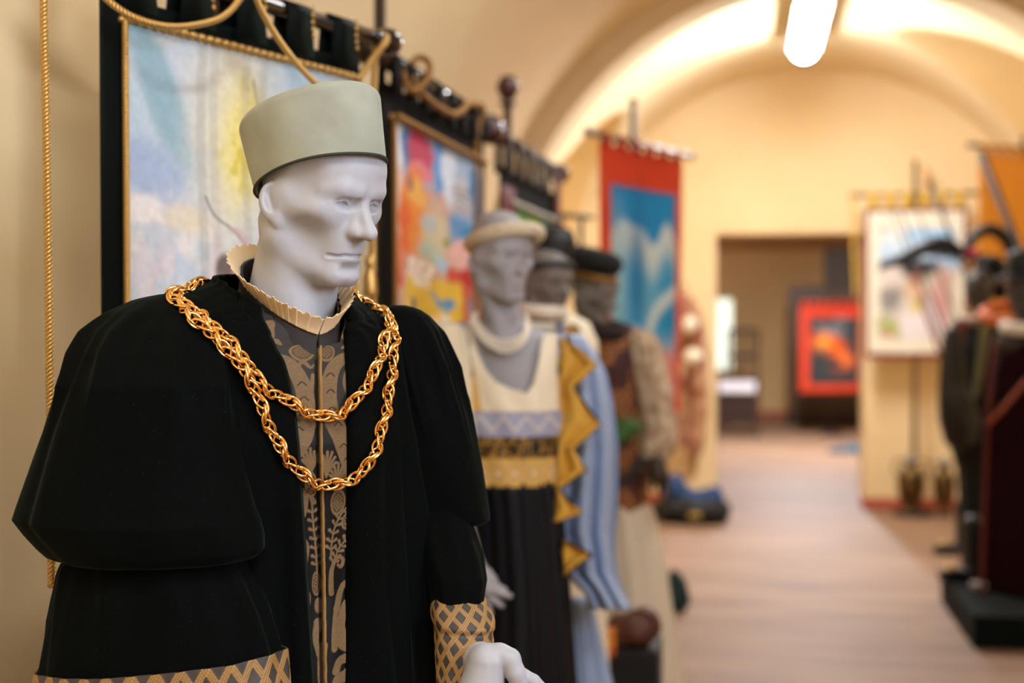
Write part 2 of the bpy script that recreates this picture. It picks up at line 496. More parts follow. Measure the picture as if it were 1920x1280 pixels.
lamp(0.40, 8.85, 10.45, 3.42, 'white fluorescent ceiling lamp glowing under the vault')
lamp(0.40, -1.0, 0.6, 3.42, 'unseen ceiling lamp behind the viewer, added to brighten the near wall', mat('added_near_diffuser', (255, 255, 255), rough=0.5, emit=(240, 246, 255), estr=LAMP_POWER * 0.8))  # added out of view to brighten the near end
lamp(0.40, 3.9, 5.5, 3.42, 'unseen ceiling lamp midway along the vault, added to brighten the mannequins', mat('added_mid_diffuser', (255, 255, 255), rough=0.5, emit=(240, 246, 255), estr=LAMP_POWER * 0.42))  # added out of view for the mannequins in mid-hall
lamp(0.70, 16.0, 17.6, 2.95, 'unseen ceiling lamp beyond the doorway, added to brighten that room', mat('added_far_diffuser', (255, 255, 255), rough=0.5, emit=(240, 246, 255), estr=LAMP_POWER * 3.8))  # added out of view to light the far room
# ------------------------------------------------------------------ mannequin heads
def head_sdf(female=False, neck=(0.0, 0.030, -0.20), neck_r=0.054):
    """p = (x, y, z): face towards -y, eyes at z = 0; metres"""
    def fn(p):
        X, Y, Z = p
        x = np.abs(X)
        f = -Y / 0.95
        q = (x, f, Z)
        g = 1.0 if not female else 0.94
        d = s_ell(q, (0, -0.006, 0.034), (0.0765 * g, 0.098 * g, 0.086))
        d = smin(d, s_ell(q, (0, 0.030, 0.034), (0.0705 * g, 0.0690 * g, 0.062)), 0.02)          # forehead
        d = smin(d, s_ell(q, (0, 0.026, -0.030), (0.0640 * g, 0.066, 0.082)), 0.03)             # face block
        jw = 0.056 if not female else 0.048
        d = smin(d, s_cap(q, (jw, 0.006, -0.070), (0.018, 0.071, -0.105), 0.012, 0.012), 0.034)   # jaw line
        d = smin(d, s_cap(q, (jw + 0.004, 0.004, -0.066), (0.062, 0.0, -0.01), 0.011, 0.012), 0.035)   # jaw branch
        d = smin(d, s_ell(q, (0.0, 0.075, -0.100), (0.024, 0.018, 0.016)), 0.016)              # chin
        if not female:
            d = smin(d, s_ell(q, (0.011, 0.078, -0.104), (0.012, 0.012, 0.011)), 0.018)
        d = smin(d, s_ell(q, (0.043, 0.055, -0.026), (0.018, 0.022, 0.016)), 0.028)            # cheekbone
        d = smin(d, s_cap(q, (0.047, 0.050, -0.024), (0.058, 0.012, -0.018), 0.010, 0.008), 0.036)   # zygomatic arch
        d = smin(d, s_ell(q, (0.0, 0.072, -0.062), (0.030, 0.022, 0.030)), 0.02)              # muzzle
        if not female:
            br = s_cap(q, (0.010, 0.0915, 0.0150), (0.034, 0.0855, 0.0165), 0.0085, 0.0085)
            br = smin(br, s_cap(q, (0.034, 0.0855, 0.0165), (0.052, 0.066, 0.012), 0.0085, 0.007), 0.006)
            d = smin(d, br, 0.014)
        else:
            d = smin(d, s_cap(q, (0.012, 0.087, 0.017), (0.050, 0.068, 0.017), 0.007, 0.006), 0.018)
        # eye sockets
        if not female:
            d = smax(d, -s_ell(q, (0.0300, 0.1035, -0.0040), (0.0260, 0.0215, 0.0120)), 0.0030)
            d = smax(d, -s_ell(q, (0.0135, 0.0990, -0.0020), (0.0060, 0.0120, 0.0090)), 0.004)
        else:
            d = smax(d, -s_ell(q, (0.031, 0.098, -0.0015), (0.0190, 0.0170, 0.0105)), 0.009)
        # eyeball and lids
        eb = s_ell(q, (0.0300, 0.0655, -0.0045), (0.0195, 0.0175, 0.0135))
        d = smin(d, eb, 0.0015)
        a_, b_, c_ = (0.0125, 0.0825, -0.0078), (0.0270, 0.0876, 0.0026), (0.0490, 0.0785, -0.0045)
        up = smin(s_cap(q, a_, b_, 0.0017, 0.0021), s_cap(q, b_, c_, 0.0021, 0.0026), 0.002)
        d = smin(d, up, 0.0016)
        a_, b_, c_ = (0.0125, 0.0820, -0.0088), (0.0285, 0.0848, -0.0140), (0.0490, 0.0775, -0.0072)
        lw = smin(s_cap(q, a_, b_, 0.0016, 0.0018), s_cap(q, b_, c_, 0.0018, 0.0024), 0.002)
        d = smin(d, lw, 0.0026)
        d = smax(d, -s_ell(q, (0.0275, 0.0833, -0.0052), (0.0034, 0.0016, 0.0034)), 0.0010)          # iris hint
        # nose
        if not female:
            n_ = s_cap(q, (0, 0.0895, 0.004), (0, 0.1185, -0.0340), 0.0070, 0.0082)
            n_ = smin(n_, s_cap(q, (0.004, 0.080, 0.0), (0.0085, 0.0985, -0.0350), 0.0070, 0.0092), 0.012)
            n_ = smin(n_, s_ell(q, (0, 0.1170, -0.0380), (0.0092, 0.0105, 0.0072)), 0.012)
            n_ = smin(n_, s_ell(q, (0.0122, 0.1010, -0.0400), (0.0066, 0.0120, 0.0064)), 0.009)
        else:
            n_ = s_cap(q, (0, 0.0835, 0.002), (0, 0.1050, -0.0350), 0.0055, 0.0070)
            n_ = smin(n_, s_cap(q, (0.004, 0.076, 0.0), (0.0075, 0.088, -0.036), 0.006, 0.0070), 0.010)
            n_ = smin(n_, s_ell(q, (0, 0.1050, -0.0390), (0.0075, 0.0085, 0.0066)), 0.007)
            n_ = smin(n_, s_ell(q, (0.0105, 0.0920, -0.0410), (0.0056, 0.0090, 0.0054)), 0.005)
        d = smin(d, n_, 0.009)
        d = smax(d, -s_ell(q, (0.0072, 0.1060 if not female else 0.096, -0.0470 if not female else -0.0470), (0.0028, 0.0070, 0.0024)), 0.004)     # nostril
        # philtrum, mouth, lips
        d = smax(d, -s_cap(q, (0, 0.1000, -0.0530), (0, 0.1010, -0.0620), 0.0030, 0.0040), 0.006)
        lf = 0.0905
        w1 = 0.0320 if not female else 0.0245
        ul = s_cap(q, (0.0035, lf, -0.0680), (0.0150, lf - 0.0045, -0.0690), 0.0042, 0.0038)
        ul = smin(ul, s_cap(q, (0.0150, lf - 0.0045, -0.0690), (w1, lf - 0.0175, -0.0766), 0.0038, 0.0026), 0.003)
        ll = s_cap(q, (0.0, lf - 0.0005, -0.0797), (0.0125, lf - 0.0035, -0.0792), 0.0058, 0.0050)
        ll = smin(ll, s_cap(q, (0.0125, lf - 0.0035, -0.0792), (w1 - 0.001, lf - 0.0175, -0.0792), 0.0050, 0.0026), 0.003)
        d = smin(d, ul, 0.007)
        d = smin(d, ll, 0.006)
        ct = s_cap(q, (0.0, lf + 0.0064, -0.0738), (0.0150, lf + 0.0012, -0.0736), 0.0021)
        ct = np.minimum(ct, s_cap(q, (0.0150, lf + 0.0012, -0.0736), (w1 + 0.001, lf - 0.0138, -0.0786), 0.0021, 0.0016))
        d = smax(d, -ct, 0.0028)
        d = smax(d, -s_ell(q, (0.0, 0.0965, -0.0925), (0.018, 0.0085, 0.0050)), 0.010)           # fold above the chin
        d = smax(d, -s_ell(q, (0.0640 + (0.006 if female else 0), 0.066, -0.064), (0.014, 0.024, 0.024)), 0.036)           # hollow cheek
        # temples
        d = smax(d, -s_ell(q, (0.088 + (0.004 if female else 0), 0.058, 0.022), (0.018, 0.026, 0.026)), 0.024)
        # ears: a flared plate with rim, bowl, inner ridge, tragus and lobe
        th, fl = -0.42, 0.62
        o_, df, dz = x - 0.0700 * g, f - 0.011, Z + 0.018
        yl = df * math.cos(th) - dz * math.sin(th); zl = df * math.sin(th) + dz * math.cos(th)
        e = (o_ * math.cos(fl) + yl * math.sin(fl), o_ * math.sin(fl) - yl * math.cos(fl), zl)
        ear = s_ell(e, (0.0, 0.0165, 0.002), (0.0095, 0.0190, 0.0275))
        ear = smin(ear, s_ell(e, (-0.001, 0.0105, -0.0255), (0.0060, 0.0090, 0.0100)), 0.008)
        ear = smax(ear, -s_ell(e, (0.0105, 0.0155, 0.0045), (0.0112, 0.0140, 0.0212)), 0.0016)
        ear = smin(ear, s_cap(e, (0.0005, 0.0245, 0.0100), (0.0015, 0.0200, -0.0130), 0.0028, 0.0032), 0.003)
        ear = smax(ear, -s_ell(e, (0.0020, 0.0110, -0.0030), (0.0095, 0.0070, 0.0105)), 0.0025)
        ear = smin(ear, s_ell(e, (0.0045, 0.0005, -0.0060), (0.0048, 0.0042, 0.0062)), 0.003)
        d = smin(d, ear, 0.005)
        # neck
        nk = s_cap((X, f, Z), (0, -0.020, -0.050), (neck[0], -neck[1], neck[2]), neck_r, neck_r * 1.13)
        d = smin(d, nk, 0.030)
        for sg in (1, -1):                                                                      # neck muscles
            st = s_cap((X, f, Z), (0.060 * sg, -0.022, -0.050), (neck[0] + 0.018 * sg, -neck[1] + 0.046, neck[2] - 0.01), 0.013, 0.012)
            d = smin(d, st, 0.024)
        d = smin(d, s_ell((X, f, Z), (neck[0] * 0.6, -neck[1] * 0.6 + 0.036, -0.150), (0.012, 0.012, 0.016)), 0.02)
        return d
    return fn

def make_head(fn, h, extent=None):
    lo, hi = extent or ((-0.105, -0.145, -0.235), (0.105, 0.125, 0.135))
    return surfnet(fn, lo, hi, h)

def head_pose(px, py, D, yaw, pitch, roll=0.0):
    """rotation and origin of a head whose eyes are at a pixel; yaw from the line of sight, to the right of the picture"""
    return rotz(los(px) + R_(yaw)) @ rotx(R_(pitch)) @ roty(R_(roll)), P(px, py, D)

def neck_local(RZ, O, base):
    return tuple((np.asarray(base) - O) @ RZ)
# ------------------------------------------------------------------ cloth builders
_fh = unit([_f[0], _f[1], 0.0])

def rows_interp(rows, m, sm=40):
    k_ = max(len(r) for r in rows); rows = np.array([tuple(r) + (0.0,) * (k_ - len(r)) for r in rows], float)
    d = np.concatenate([[0], np.cumsum(np.abs(np.diff(rows[:, 0])) + 1e-3)])
    t = np.linspace(0, d[-1], m)
    out = np.stack([np.interp(t, d, rows[:, k]) for k in range(rows.shape[1])], 1)
    k = max(1, m // sm)
    if k > 1:
        ker = np.ones(2 * k + 1) / (2 * k + 1)
        for c in range(1, out.shape[1]):
            pad = np.concatenate([np.full(k, out[0, c]), out[:, c], np.full(k, out[-1, c])])
            out[:, c] = np.convolve(pad, ker, 'valid')
    return out

def tube_px(rows, D, depth=0.6, n=72, m=60, fold=None, tilt=0.0, pw=2.0, cap=True, raw=False, sm=40):
    """a closed garment tube given by its outline rows (y, left, right, [depth offset], [depth ratio]) at distance D"""
    R = rows_interp(rows, m, sm)
    th = np.linspace(0, 2 * np.pi, n, endpoint=False)
    c_, s_ = np.cos(th), np.sin(th)
    if pw != 2.0:
        c_ = np.sign(c_) * np.abs(c_) ** (2 / pw); s_ = np.sign(s_) * np.abs(s_) ** (2 / pw)
    V = np.zeros((m, n, 3))
    for i, r in enumerate(R):
        dd = D + (r[3] if len(r) > 3 else 0.0)
        a = (r[2] - r[1]) / 2 * dd / F_PX
        dp = r[4] if len(r) > 4 else depth
        c = P((r[1] + r[2]) / 2, r[0], dd)
        f = 1.0 + (fold(th, i / (m - 1)) if fold else 0.0)
        V[i] = c + (a * f * c_)[:, None] * _r - (a * dp * f * s_)[:, None] * _fh
        V[i, :, 2] += tilt * a * c_
    F = [tuple(x) for x in gridF(m, n, cv=True)] if not raw else gridF(m, n, cv=True)
    if cap and not raw:
        F.append(tuple(range(n))[::-1]); F.append(tuple((m - 1) * n + k for k in range(n)))
    return V, F

def folds(*terms, fade=None):
    """sum of (amplitude, count, phase, drift) cosines round the tube"""
    def fn(th, t):
        s = 0
        for a, k, ph, dr in terms:
            s = s + a * np.cos(k * th + ph + dr * t)
        if fade: s = s * fade(t)
        return s
    return fn

# ------------------------------------------------------------------ materials of the costumes
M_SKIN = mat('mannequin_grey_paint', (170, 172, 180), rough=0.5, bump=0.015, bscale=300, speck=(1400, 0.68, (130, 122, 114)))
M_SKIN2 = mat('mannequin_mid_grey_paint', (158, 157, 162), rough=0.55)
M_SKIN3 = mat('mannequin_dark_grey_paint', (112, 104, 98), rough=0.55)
M_VELVET = mat('black_green_velvet', (4, 6, 5), rough=0.8, sheen=0.11, sheen_tint=(115, 140, 130), sheen_rough=0.40, spec=0.05, bump=0.04, bscale=900, speck=(650, 0.715, (70, 75, 68)))
M_FELT = mat('grey_green_felt', (160, 164, 150), rough=0.95, sheen=0.25, sheen_tint=(210, 210, 200), var=0.22, vscale=14, bump=0.12, bscale=1800, spec=0.2)
M_FELTD = mat('dark_felt_edge', (52, 54, 44), rough=0.95)
M_GOLD = mat('polished_gold', (246, 196, 122), rough=0.16, metal=1.0)
M_GOLDT = mat('gold_braid', (200, 164, 98), rough=0.42, metal=0.85)
M_RUFF = mat('cream_pleated_cotton', (226, 200, 160), rough=0.85, bump=0.03, bscale=600)
M_BROC = mat('brocade_satin', (60, 55, 52), rough=0.55, attr=True, bump=0.06, bscale=1400, spec=0.18)
M_CUFF = mat('trellis_brocade', (60, 55, 52), rough=0.5, attr=True, bump=0.05, bscale=1200)
M_BLACK = mat('matt_black_paint', (10, 10, 11), rough=0.6)
M_DKWOOD = mat('dark_turned_wood', (34, 20, 15), rough=0.18, coat=0.6)

# ------------------------------------------------------------------ the mannequin in the black robe
MB_XY = P(505, 800, 2.05)
MYAW = los(505) + R_(29)
MF = np.array([math.sin(MYAW), -math.cos(MYAW), 0.0]); ML = np.array([math.cos(MYAW), math.sin(MYAW), 0.0])
TORSO = np.array([  # z, half width, half depth, forward shift
    (0.03, .26, .22, .01), (0.5, .235, .19, .01), (0.9, .205, .155, .01), (1.05, .190, .135, .01), (1.17, .178, .122, .008), (1.28, .186, .126, .006),
    (1.38, .198, .130, .006), (1.46, .202, .122, .004), (1.52, .198, .110, .004), (1.55, .182, .100, .010), (1.568, .145, .092, .018), (1.581, .105, .084, .026), (1.592, .072, .078, .032), (1.62, .060, .070, .034)])

def tor(z, phi, off=0.0):
    z = np.asarray(z, float)
    a = np.interp(z, TORSO[:, 0], TORSO[:, 1]) + off
    b = np.interp(z, TORSO[:, 0], TORSO[:, 2]) + off
    s = np.interp(z, TORSO[:, 0], TORSO[:, 3])
    p = MB_XY * np.array([1, 1, 0]) + (a * np.sin(phi))[..., None] * ML + (b * np.cos(phi) + s)[..., None] * MF
    p[..., 2] = z - sst(1.49, 1.60, z) * (0.05 * np.maximum(np.cos(phi), 0) + 0.012 * np.minimum(np.cos(phi), 0))
    return p

EDGE_L = np.array([(480, 432), (537, 446), (560, 462), (610, 500), (690, 545), (780, 562), (860, 570), (1000, 580), (1280, 597), (1900, 600)], float)
EDGE_R = np.array([(480, 640), (545, 636), (570, 640), (600, 655), (700, 660), (900, 663), (1280, 661), (1900, 661)], float)

def edge_phi(z, E, off, lo, hi):
    ph = np.linspace(lo, hi, 400)
    x, y = proj(tor(np.full_like(ph, z), ph, off))
    d = x - np.interp(y, E[:, 0], E[:, 1])
    return ph[np.argmin(np.abs(d))]

man = thing('mannequin', 'grey male mannequin in black velvet robe with gold chain, nearest the viewer', 'mannequin', MB_XY * [1, 1, 0])

HR, HO = head_pose(597, 357, 2.0, 44, 15)
nl = neck_local(HR, HO, P(541, 590, 2.03))
Vh, Fh = make_head(head_sdf(neck=nl, neck_r=0.057), 0.0012)
mesh_obj('head', Vh @ HR.T + HO, Fh, M_SKIN, man)

def build_robe():
    zs = np.concatenate([np.linspace(1.598, 1.50, 26), np.linspace(1.495, 0.95, 90), np.linspace(0.93, 0.03, 20)])
    n = 150
    V = np.zeros((len(zs), n, 3)); t = np.linspace(0, 1, n)
    pl = np.array([edge_phi(z, EDGE_L, 0.022, -1.75, 0.25) for z in zs]); pr = np.array([edge_phi(z, EDGE_R, 0.022, -0.2, 1.6) for z in zs])
    k = np.ones(7) / 7
    pl = np.convolve(np.pad(pl, 3, 'edge'), k, 'valid'); pr = np.convolve(np.pad(pr, 3, 'edge'), k, 'valid')
    for i, z in enumerate(zs):
        ph = pr[i] + (2 * np.pi + pl[i] - pr[i]) * t
        low = float(sst(1.50, 1.15, np.array(z)))
        fl = float(sst(1.50, 1.12, np.array(z))) * 0.085
        fo = 0.022 + low * (0.006 * np.cos(13 * ph + 0.6) + 0.004 * np.cos(23 * ph + 1 + 3 * z)) + 0.0015 * np.cos(31 * ph)
        d = np.minimum(t, 1 - t) * (2 * np.pi)
        fo = fo - 0.012 * np.exp(-(d / 0.05) ** 2) + 0.004 * np.exp(-((d - 0.42) / 0.03) ** 2) - 0.004 * np.exp(-((d - 0.50) / 0.03) ** 2)
        fo = fo + fl * np.clip(np.sin(ph), 0, 1) ** 2
        V[i] = tor(np.full(n, z), ph, fo); V[i, :, 2] += 0.008 * float(sst(1.52, 1.57, np.array(z)))
    return mesh_obj('robe', V, gridF(len(zs), n), M_VELVET, man, solid=-0.004), pl, pr, zs

robe, PHL, PHR, ZSR = build_robe()

# his right sleeve: a gathered puff over a straight lower sleeve with a trellis band
def puff_fold(th, t):
    g = np.exp(-((t - 0.22) / 0.20) ** 2)
    rid = lambda x: 1 - 2 * np.abs(np.sin(x / 2)) ** 0.7
    s = g * (0.085 * rid(9 * th + 0.8 + 1.6 * t + 0.8 * np.sin(2 * th)) + 0.04 * rid(15 * th + 2.1 - t)) * sst(0.0, 0.12, t)
    s = s + 0.018 * np.cos(5 * th + 2.5 * t + 0.3) * sst(0.15, 0.6, t) + 0.012 * np.cos(11 * th - 2 * t) * sst(0.3, 0.9, t)
    # sharp back fold at the outer side
    s = s - 0.05 * np.exp(-((th - 2.55) / 0.13) ** 2) * sst(0.12, 0.5, t)
    return s

rows = [(548, 330, 400), (553, 290, 425), (562, 250, 436), (585, 200, 442), (620, 155, 444), (660, 130, 446), (720, 108, 448), (800, 82, 452), (880, 58, 462),
        (950, 36, 482), (972, 30, 492), (1000, 52, 499), (1028, 78, 500), (1044, 96, 480), (1050, 118, 445), (1046, 150, 420)]
V, F = tube_px([r + (0.10 * max(0.0, 1 - (r[0] - 548) / 160.0),) for r in rows], 1.875, depth=0.66, n=160, m=130, fold=puff_fold, sm=100)
sl1 = mesh_obj('sleeve_puff', V, F, M_VELVET, man)
rows = [(1030, 130, 430), (1046, 112, 450), (1062, 106, 457), (1110, 95, 481), (1160, 86, 503), (1215, 76, 522), (1260, 70, 534)]
V, F = tube_px(rows, 1.875, depth=0.52, n=160, m=60, tilt=0.085, fold=lambda th, t: 0.05 * (1 - 2 * np.abs(np.sin(4.5 * th + 0.6 + 0.5 * t)) ** 0.7) * (0.35 + 0.65 * (1 - t)) + 0.02 * np.cos(13 * th + 1.2 - t))
sl2 = mesh_obj('lower_sleeve', V, F, M_VELVET, man)

def trellis(U, W, cell, wid):
    """colours for crossing gold braids; U, W in metres on the cloth"""
    base = lin((62, 57, 53)) * (0.75 + 0.5 * fbm(U * 60, W * 60, 3)[..., None])
    a = (U + 0.62 * W) / cell; b = (U - 0.62 * W) / cell
    da = np.abs(a - np.round(a)) * cell * 0.85; db = np.abs(b - np.round(b)) * cell * 0.85
    col = base
    hgt = np.zeros_like(U)
    for d, along in ((da, b), (db, a)):
        m = sst(wid, wid * 0.8, d)
        line = 0.5 + 0.5 * np.cos(d / wid * np.pi * 3.0)
        tw = 0.75 + 0.25 * np.cos(along * 2 * np.pi * 14)
        gc = lin((182, 140, 82)) * (0.30 + 0.85 * line * tw)[..., None]
        col = col * (1 - m[..., None]) + gc * m[..., None]
        hgt = np.maximum(hgt, m * (0.5 + 0.5 * line))
    return col, hgt

def cuff(rows, D, depth, tilt, name, cell=0.032, wid=0.0052, n=520, m=130, fold=None):
    V, F = tube_px(rows, D, depth=depth, n=n, m=m, tilt=tilt, fold=fold, raw=True)
    du = np.linalg.norm(np.diff(V, axis=1, append=V[:, :1]), axis=2)
    U = np.concatenate([np.zeros((m, 1)), np.cumsum(du, 1)[:, :-1]], 1)
    per = du.sum(1, keepdims=True).mean(); U = U / du.sum(1, keepdims=True) * per
    k = round(per / cell); U = U * (k * cell / per)
    W = np.concatenate([np.zeros((1, n)), np.cumsum(np.linalg.norm(np.diff(V, axis=0), axis=2), 0)], 0)
    col, h = trellis(U, W, cell, wid)
    ctr = V.mean(1, keepdims=True); nrm = V - ctr; nrm /= np.linalg.norm(nrm, axis=2, keepdims=True)
    V = V + nrm * (h * 0.0012)[..., None]
    return mesh_obj(name, V, F, M_CUFF, man, col=col, solid=0.003)

cuff([(1236, 71, 531), (1260, 69, 533), (1330, 66, 542), (1390, 64, 550)], 1.868, 0.54, 0.085, 'cuff', fold=folds((0.02, 6, 0.5, 2.0), (0.012, 13, 1.2, -2.0)))

# his left sleeve
def puff2(th, t):
    g = np.exp(-((t - 0.30) / 0.25) ** 2)
    rid = lambda x: 1 - 2 * np.abs(np.sin(x / 2)) ** 0.7
    return sst(0.0, 0.15, t) * g * (0.09 * rid(7 * th + 0.4 + 2.5 * t) + 0.04 * rid(13 * th + 1.0)) + 0.03 * np.cos(5 * th + 2.0 * t) * sst(0.2, 0.7, t)

rows = [(572, 735, 760), (578, 720, 785), (592, 705, 806), (620, 692, 830), (680, 688, 858), (780, 700, 886), (880, 722, 905), (950, 750, 916), (976, 770, 919), (984, 800, 905), (978, 815, 880)]
V, F = tube_px(rows, 2.13, depth=0.75, n=120, m=100, fold=puff2, sm=90)
sl3 = mesh_obj('sleeve_puff', V, F, M_VELVET, man)
rows = [(940, 770, 868), (980, 775, 884), (1040, 785, 906), (1085, 800, 914), (1125, 808, 908), (1140, 812, 900)]
V, F = tube_px([r + (d,) for r, d in zip(rows, (0, -.02, -.04, -.06, -.07, -.075))], 2.12, depth=0.8, n=100, m=50, fold=folds((0.025, 5, 0.5, 3.0), (0.02, 9, 1.2, -2.0)))
sl4 = mesh_obj('lower_sleeve', V, F, M_VELVET, man)
cuff([(1112, 811, 904, .01), (1130, 808, 914, 0), (1152, 808, 924, -.01), (1172, 812, 929, -.02), (1182, 816, 922, -.02), (1200, 816, 926, -.03), (1230, 817, 912, -.04), (1275, 820, 895, -.05), (1310, 824, 885, -.05)], 2.05, 0.85, -0.06, 'cuff', cell=0.021, wid=0.0036,
     fold=folds((0.02, 5, 0.2, 4.0), (0.012, 8, 1.0, -6.0)), n=420, m=150)

# brocade doublet seen in the opening of the robe
def seg_dist(X, Y, pts):
    d = np.full(X.shape, 1e9)
    for (ax, ay), (bx, by) in zip(pts[:-1], pts[1:]):
        vx, vy = bx - ax, by - ay
        t = np.clip(((X - ax) * vx + (Y - ay) * vy) / (vx * vx + vy * vy + 1e-9), 0, 1)
        d = np.minimum(d, np.hypot(X - ax - t * vx, Y - ay - t * vy))
    return d

def spl(pts, n=40):
    return smooth_path(np.array(pts, float), n)

def brocade(X, Y):
    """damask motif in a cloth coordinate frame (units of 0.75 mm)"""
    M = np.zeros(X.shape); K = np.zeros(X.shape)        # motif, engraved lines
    XR, YR = X[X.shape[0] // 2], Y[:, 0]
    def window(x0, x1, y0, y1):
        """rows and columns of the cloth grid touched by a box"""
        r = np.nonzero((YR > y0) & (YR < y1))[0]
        return slice(r[0], r[-1] + 1) if len(r) else None
    def band(pts, w0, w1=None):
        s = spl(pts); n = len(s) - 1
        w1 = w0 if w1 is None else w1
        for i in range(n):
            w = w0 + (w1 - w0) * i / n
            q = s[i:i + 2]; sl = window(0, 0, q[:, 1].min() - w - 2, q[:, 1].max() + w + 2)
            if sl is None: continue
            d = seg_dist(X[sl], Y[sl], q); M[sl] = np.maximum(M[sl], sst(w + 0.7, w - 0.7, d))
    def cut(pts, w=0.9):
        q = spl(pts, 16); sl = window(0, 0, q[:, 1].min() - w - 2, q[:, 1].max() + w + 2)
        if sl is None: return
        d = seg_dist(X[sl], Y[sl], q); K[sl] = np.maximum(K[sl], sst(w + 0.6, w - 0.4, d))
    def ell(cx, cy, rx, ry, rot=0, hatch=False):
        c, s = math.cos(rot), math.sin(rot); R = max(rx, ry) * 1.2
        sl = window(0, 0, cy - R, cy + R)
        if sl is None: return
        x_, y_ = X[sl], Y[sl]
        u = ((x_ - cx) * c + (y_ - cy) * s) / rx; v = (-(x_ - cx) * s + (y_ - cy) * c) / ry
        r = np.hypot(u, v); M[sl] = np.maximum(M[sl], sst(1.06, 0.98, r))
        if hatch:
            g = np.minimum(np.abs(((u * rx + v * ry) / 7.0) % 1 - .5), np.abs(((u * rx - v * ry) / 7.0) % 1 - .5))
            K[sl] = np.maximum(K[sl], sst(0.12, 0.04, g) * sst(0.72, 0.66, r)); K[sl] = np.maximum(K[sl], sst(0.05, 0.02, np.abs(r - 0.74)))
    def fan(bx, by, n, L, sp, dirn=-math.pi / 2):
        for i in range(n):
            a = dirn + sp * (i / (n - 1) - .5)
            l = L * (1 - 0.35 * abs(i / (n - 1) - .5) * 2)
            band([(bx, by), (bx + .5 * l * math.cos(a) * .8, by + .55 * l * math.sin(a)), (bx + l * math.cos(a), by + l * math.sin(a))], 1.6, 2.7)
    # upper scrolls and pomegranates
    ell(574, 648, 21, 27, hatch=True); band([(574, 674), (562, 686), (556, 682)], 4, 2); band([(574, 674), (586, 686), (592, 682)], 4, 2)
    ell(610, 652, 15, 24, hatch=True)
    band([(520, 660), (545, 672), (566, 700), (578, 745), (574, 800), (560, 830)], 10, 19)
    band([(664, 664), (642, 668), (622, 690), (614, 730), (618, 775), (636, 815), (660, 880)], 11, 19)
    band([(664, 690), (650, 696), (646, 716), (652, 733), (662, 738)], 6, 8)
    band([(589, 790), (586, 740), (590, 700)], 7, 3); band([(606, 780), (602, 740), (604, 705)], 5, 3)
    band([(655, 560), (648, 590), (652, 615), (640, 640)], 13, 4); band([(505, 560), (520, 585), (515, 610)], 12, 5); band([(530, 600), (540, 622)], 8, 3)
    for px, py in ((572, 715), (575, 742), (573, 770), (566, 796), (617, 700), (617, 730), (619, 762), (630, 790), (640, 830), (648, 855)):
        cut([(px - 7, py + 3), (px, py - 3), (px + 7, py + 3)])
    fan(584, 878, 7, 46, 1.0); fan(607, 886, 6, 50, 0.9, -1.4); fan(630, 906, 7, 44, 1.2)
    ell(584, 898, 10, 24, hatch=True); ell(628, 934, 14, 24, 0.15, hatch=True); ell(650, 968, 13, 20, 0.5, hatch=True); fan(652, 950, 6, 34, 1.0, -1.3)
    band([(655, 905), (662, 930), (652, 950)], 7, 5)
    # the lower foliage
    def sprig(pts, nl=6, ll=11, s0=1):
        s = spl(pts, 40); band(pts, 1.8)
        for i in range(nl):
            k = 4 + int(i * 34 / nl); tx, ty = s[min(k + 1, 39)] - s[k]; L_ = math.hypot(tx, ty) + 1e-6; tx, ty = tx / L_, ty / L_
            for sg in (1, -1):
                band([s[k], s[k] + ll * np.array([tx * .6 - ty * .8 * sg, ty * .6 + tx * .8 * sg])], 1.0, 3.2)
    sprig([(612, 1030), (618, 990), (634, 958), (650, 940)]); sprig([(614, 1050), (630, 1020), (650, 1000)], 5)
    ell(658, 994, 12, 13, hatch=True)
    band([(612, 1100), (613, 1060), (624, 1036), (637, 1040), (634, 1054), (627, 1050)], 5, 3)
    band([(655, 1020), (650, 1042), (656, 1058), (648, 1066)], 5, 3); band([(656, 1062), (650, 1085), (628, 1100), (618, 1150), (616, 1200)], 3, 6)
    band([(622, 1130), (636, 1090), (654, 1085), (656, 1100), (648, 1104)], 7, 3)
    band([(664, 1110), (645, 1130), (634, 1160), (640, 1190), (656, 1196)], 12, 16); cut([(660, 1120), (645, 1140), (640, 1165), (650, 1180)]); cut([(650, 1145), (656, 1138), (662, 1148)])
    band([(620, 1180), (628, 1196), (642, 1205)], 4, 6); band([(664, 1200), (648, 1218), (626, 1224), (618, 1240)], 10, 7); band([(662, 1226), (642, 1250), (622, 1256), (616, 1285)], 13, 8)
    cut([(660, 1216), (645, 1230), (630, 1232)]); cut([(660, 1245), (645, 1262), (630, 1264)]); band([(640, 1290), (655, 1270), (664, 1262)], 9, 9)
    sprig([(592, 1060), (590, 1010), (586, 960), (585, 930)], 7, 9); ell(590, 1080, 8, 22, hatch=True); ell(593, 1120, 7, 14)
    band([(592, 1150), (588, 1180), (598, 1230)], 8, 3); band([(600, 1190), (594, 1230), (598, 1290)], 5, 5); band([(588, 930), (580, 910)], 5, 3)
    for k in range(5): band([(560 + 0 * k, 900 + 90 * k), (572, 920 + 90 * k), (566, 950 + 90 * k)], 6, 9)
    return M, K

CN0 = MB_XY * [1, 1, 0] + MF * 0.046 + ML * 0.008

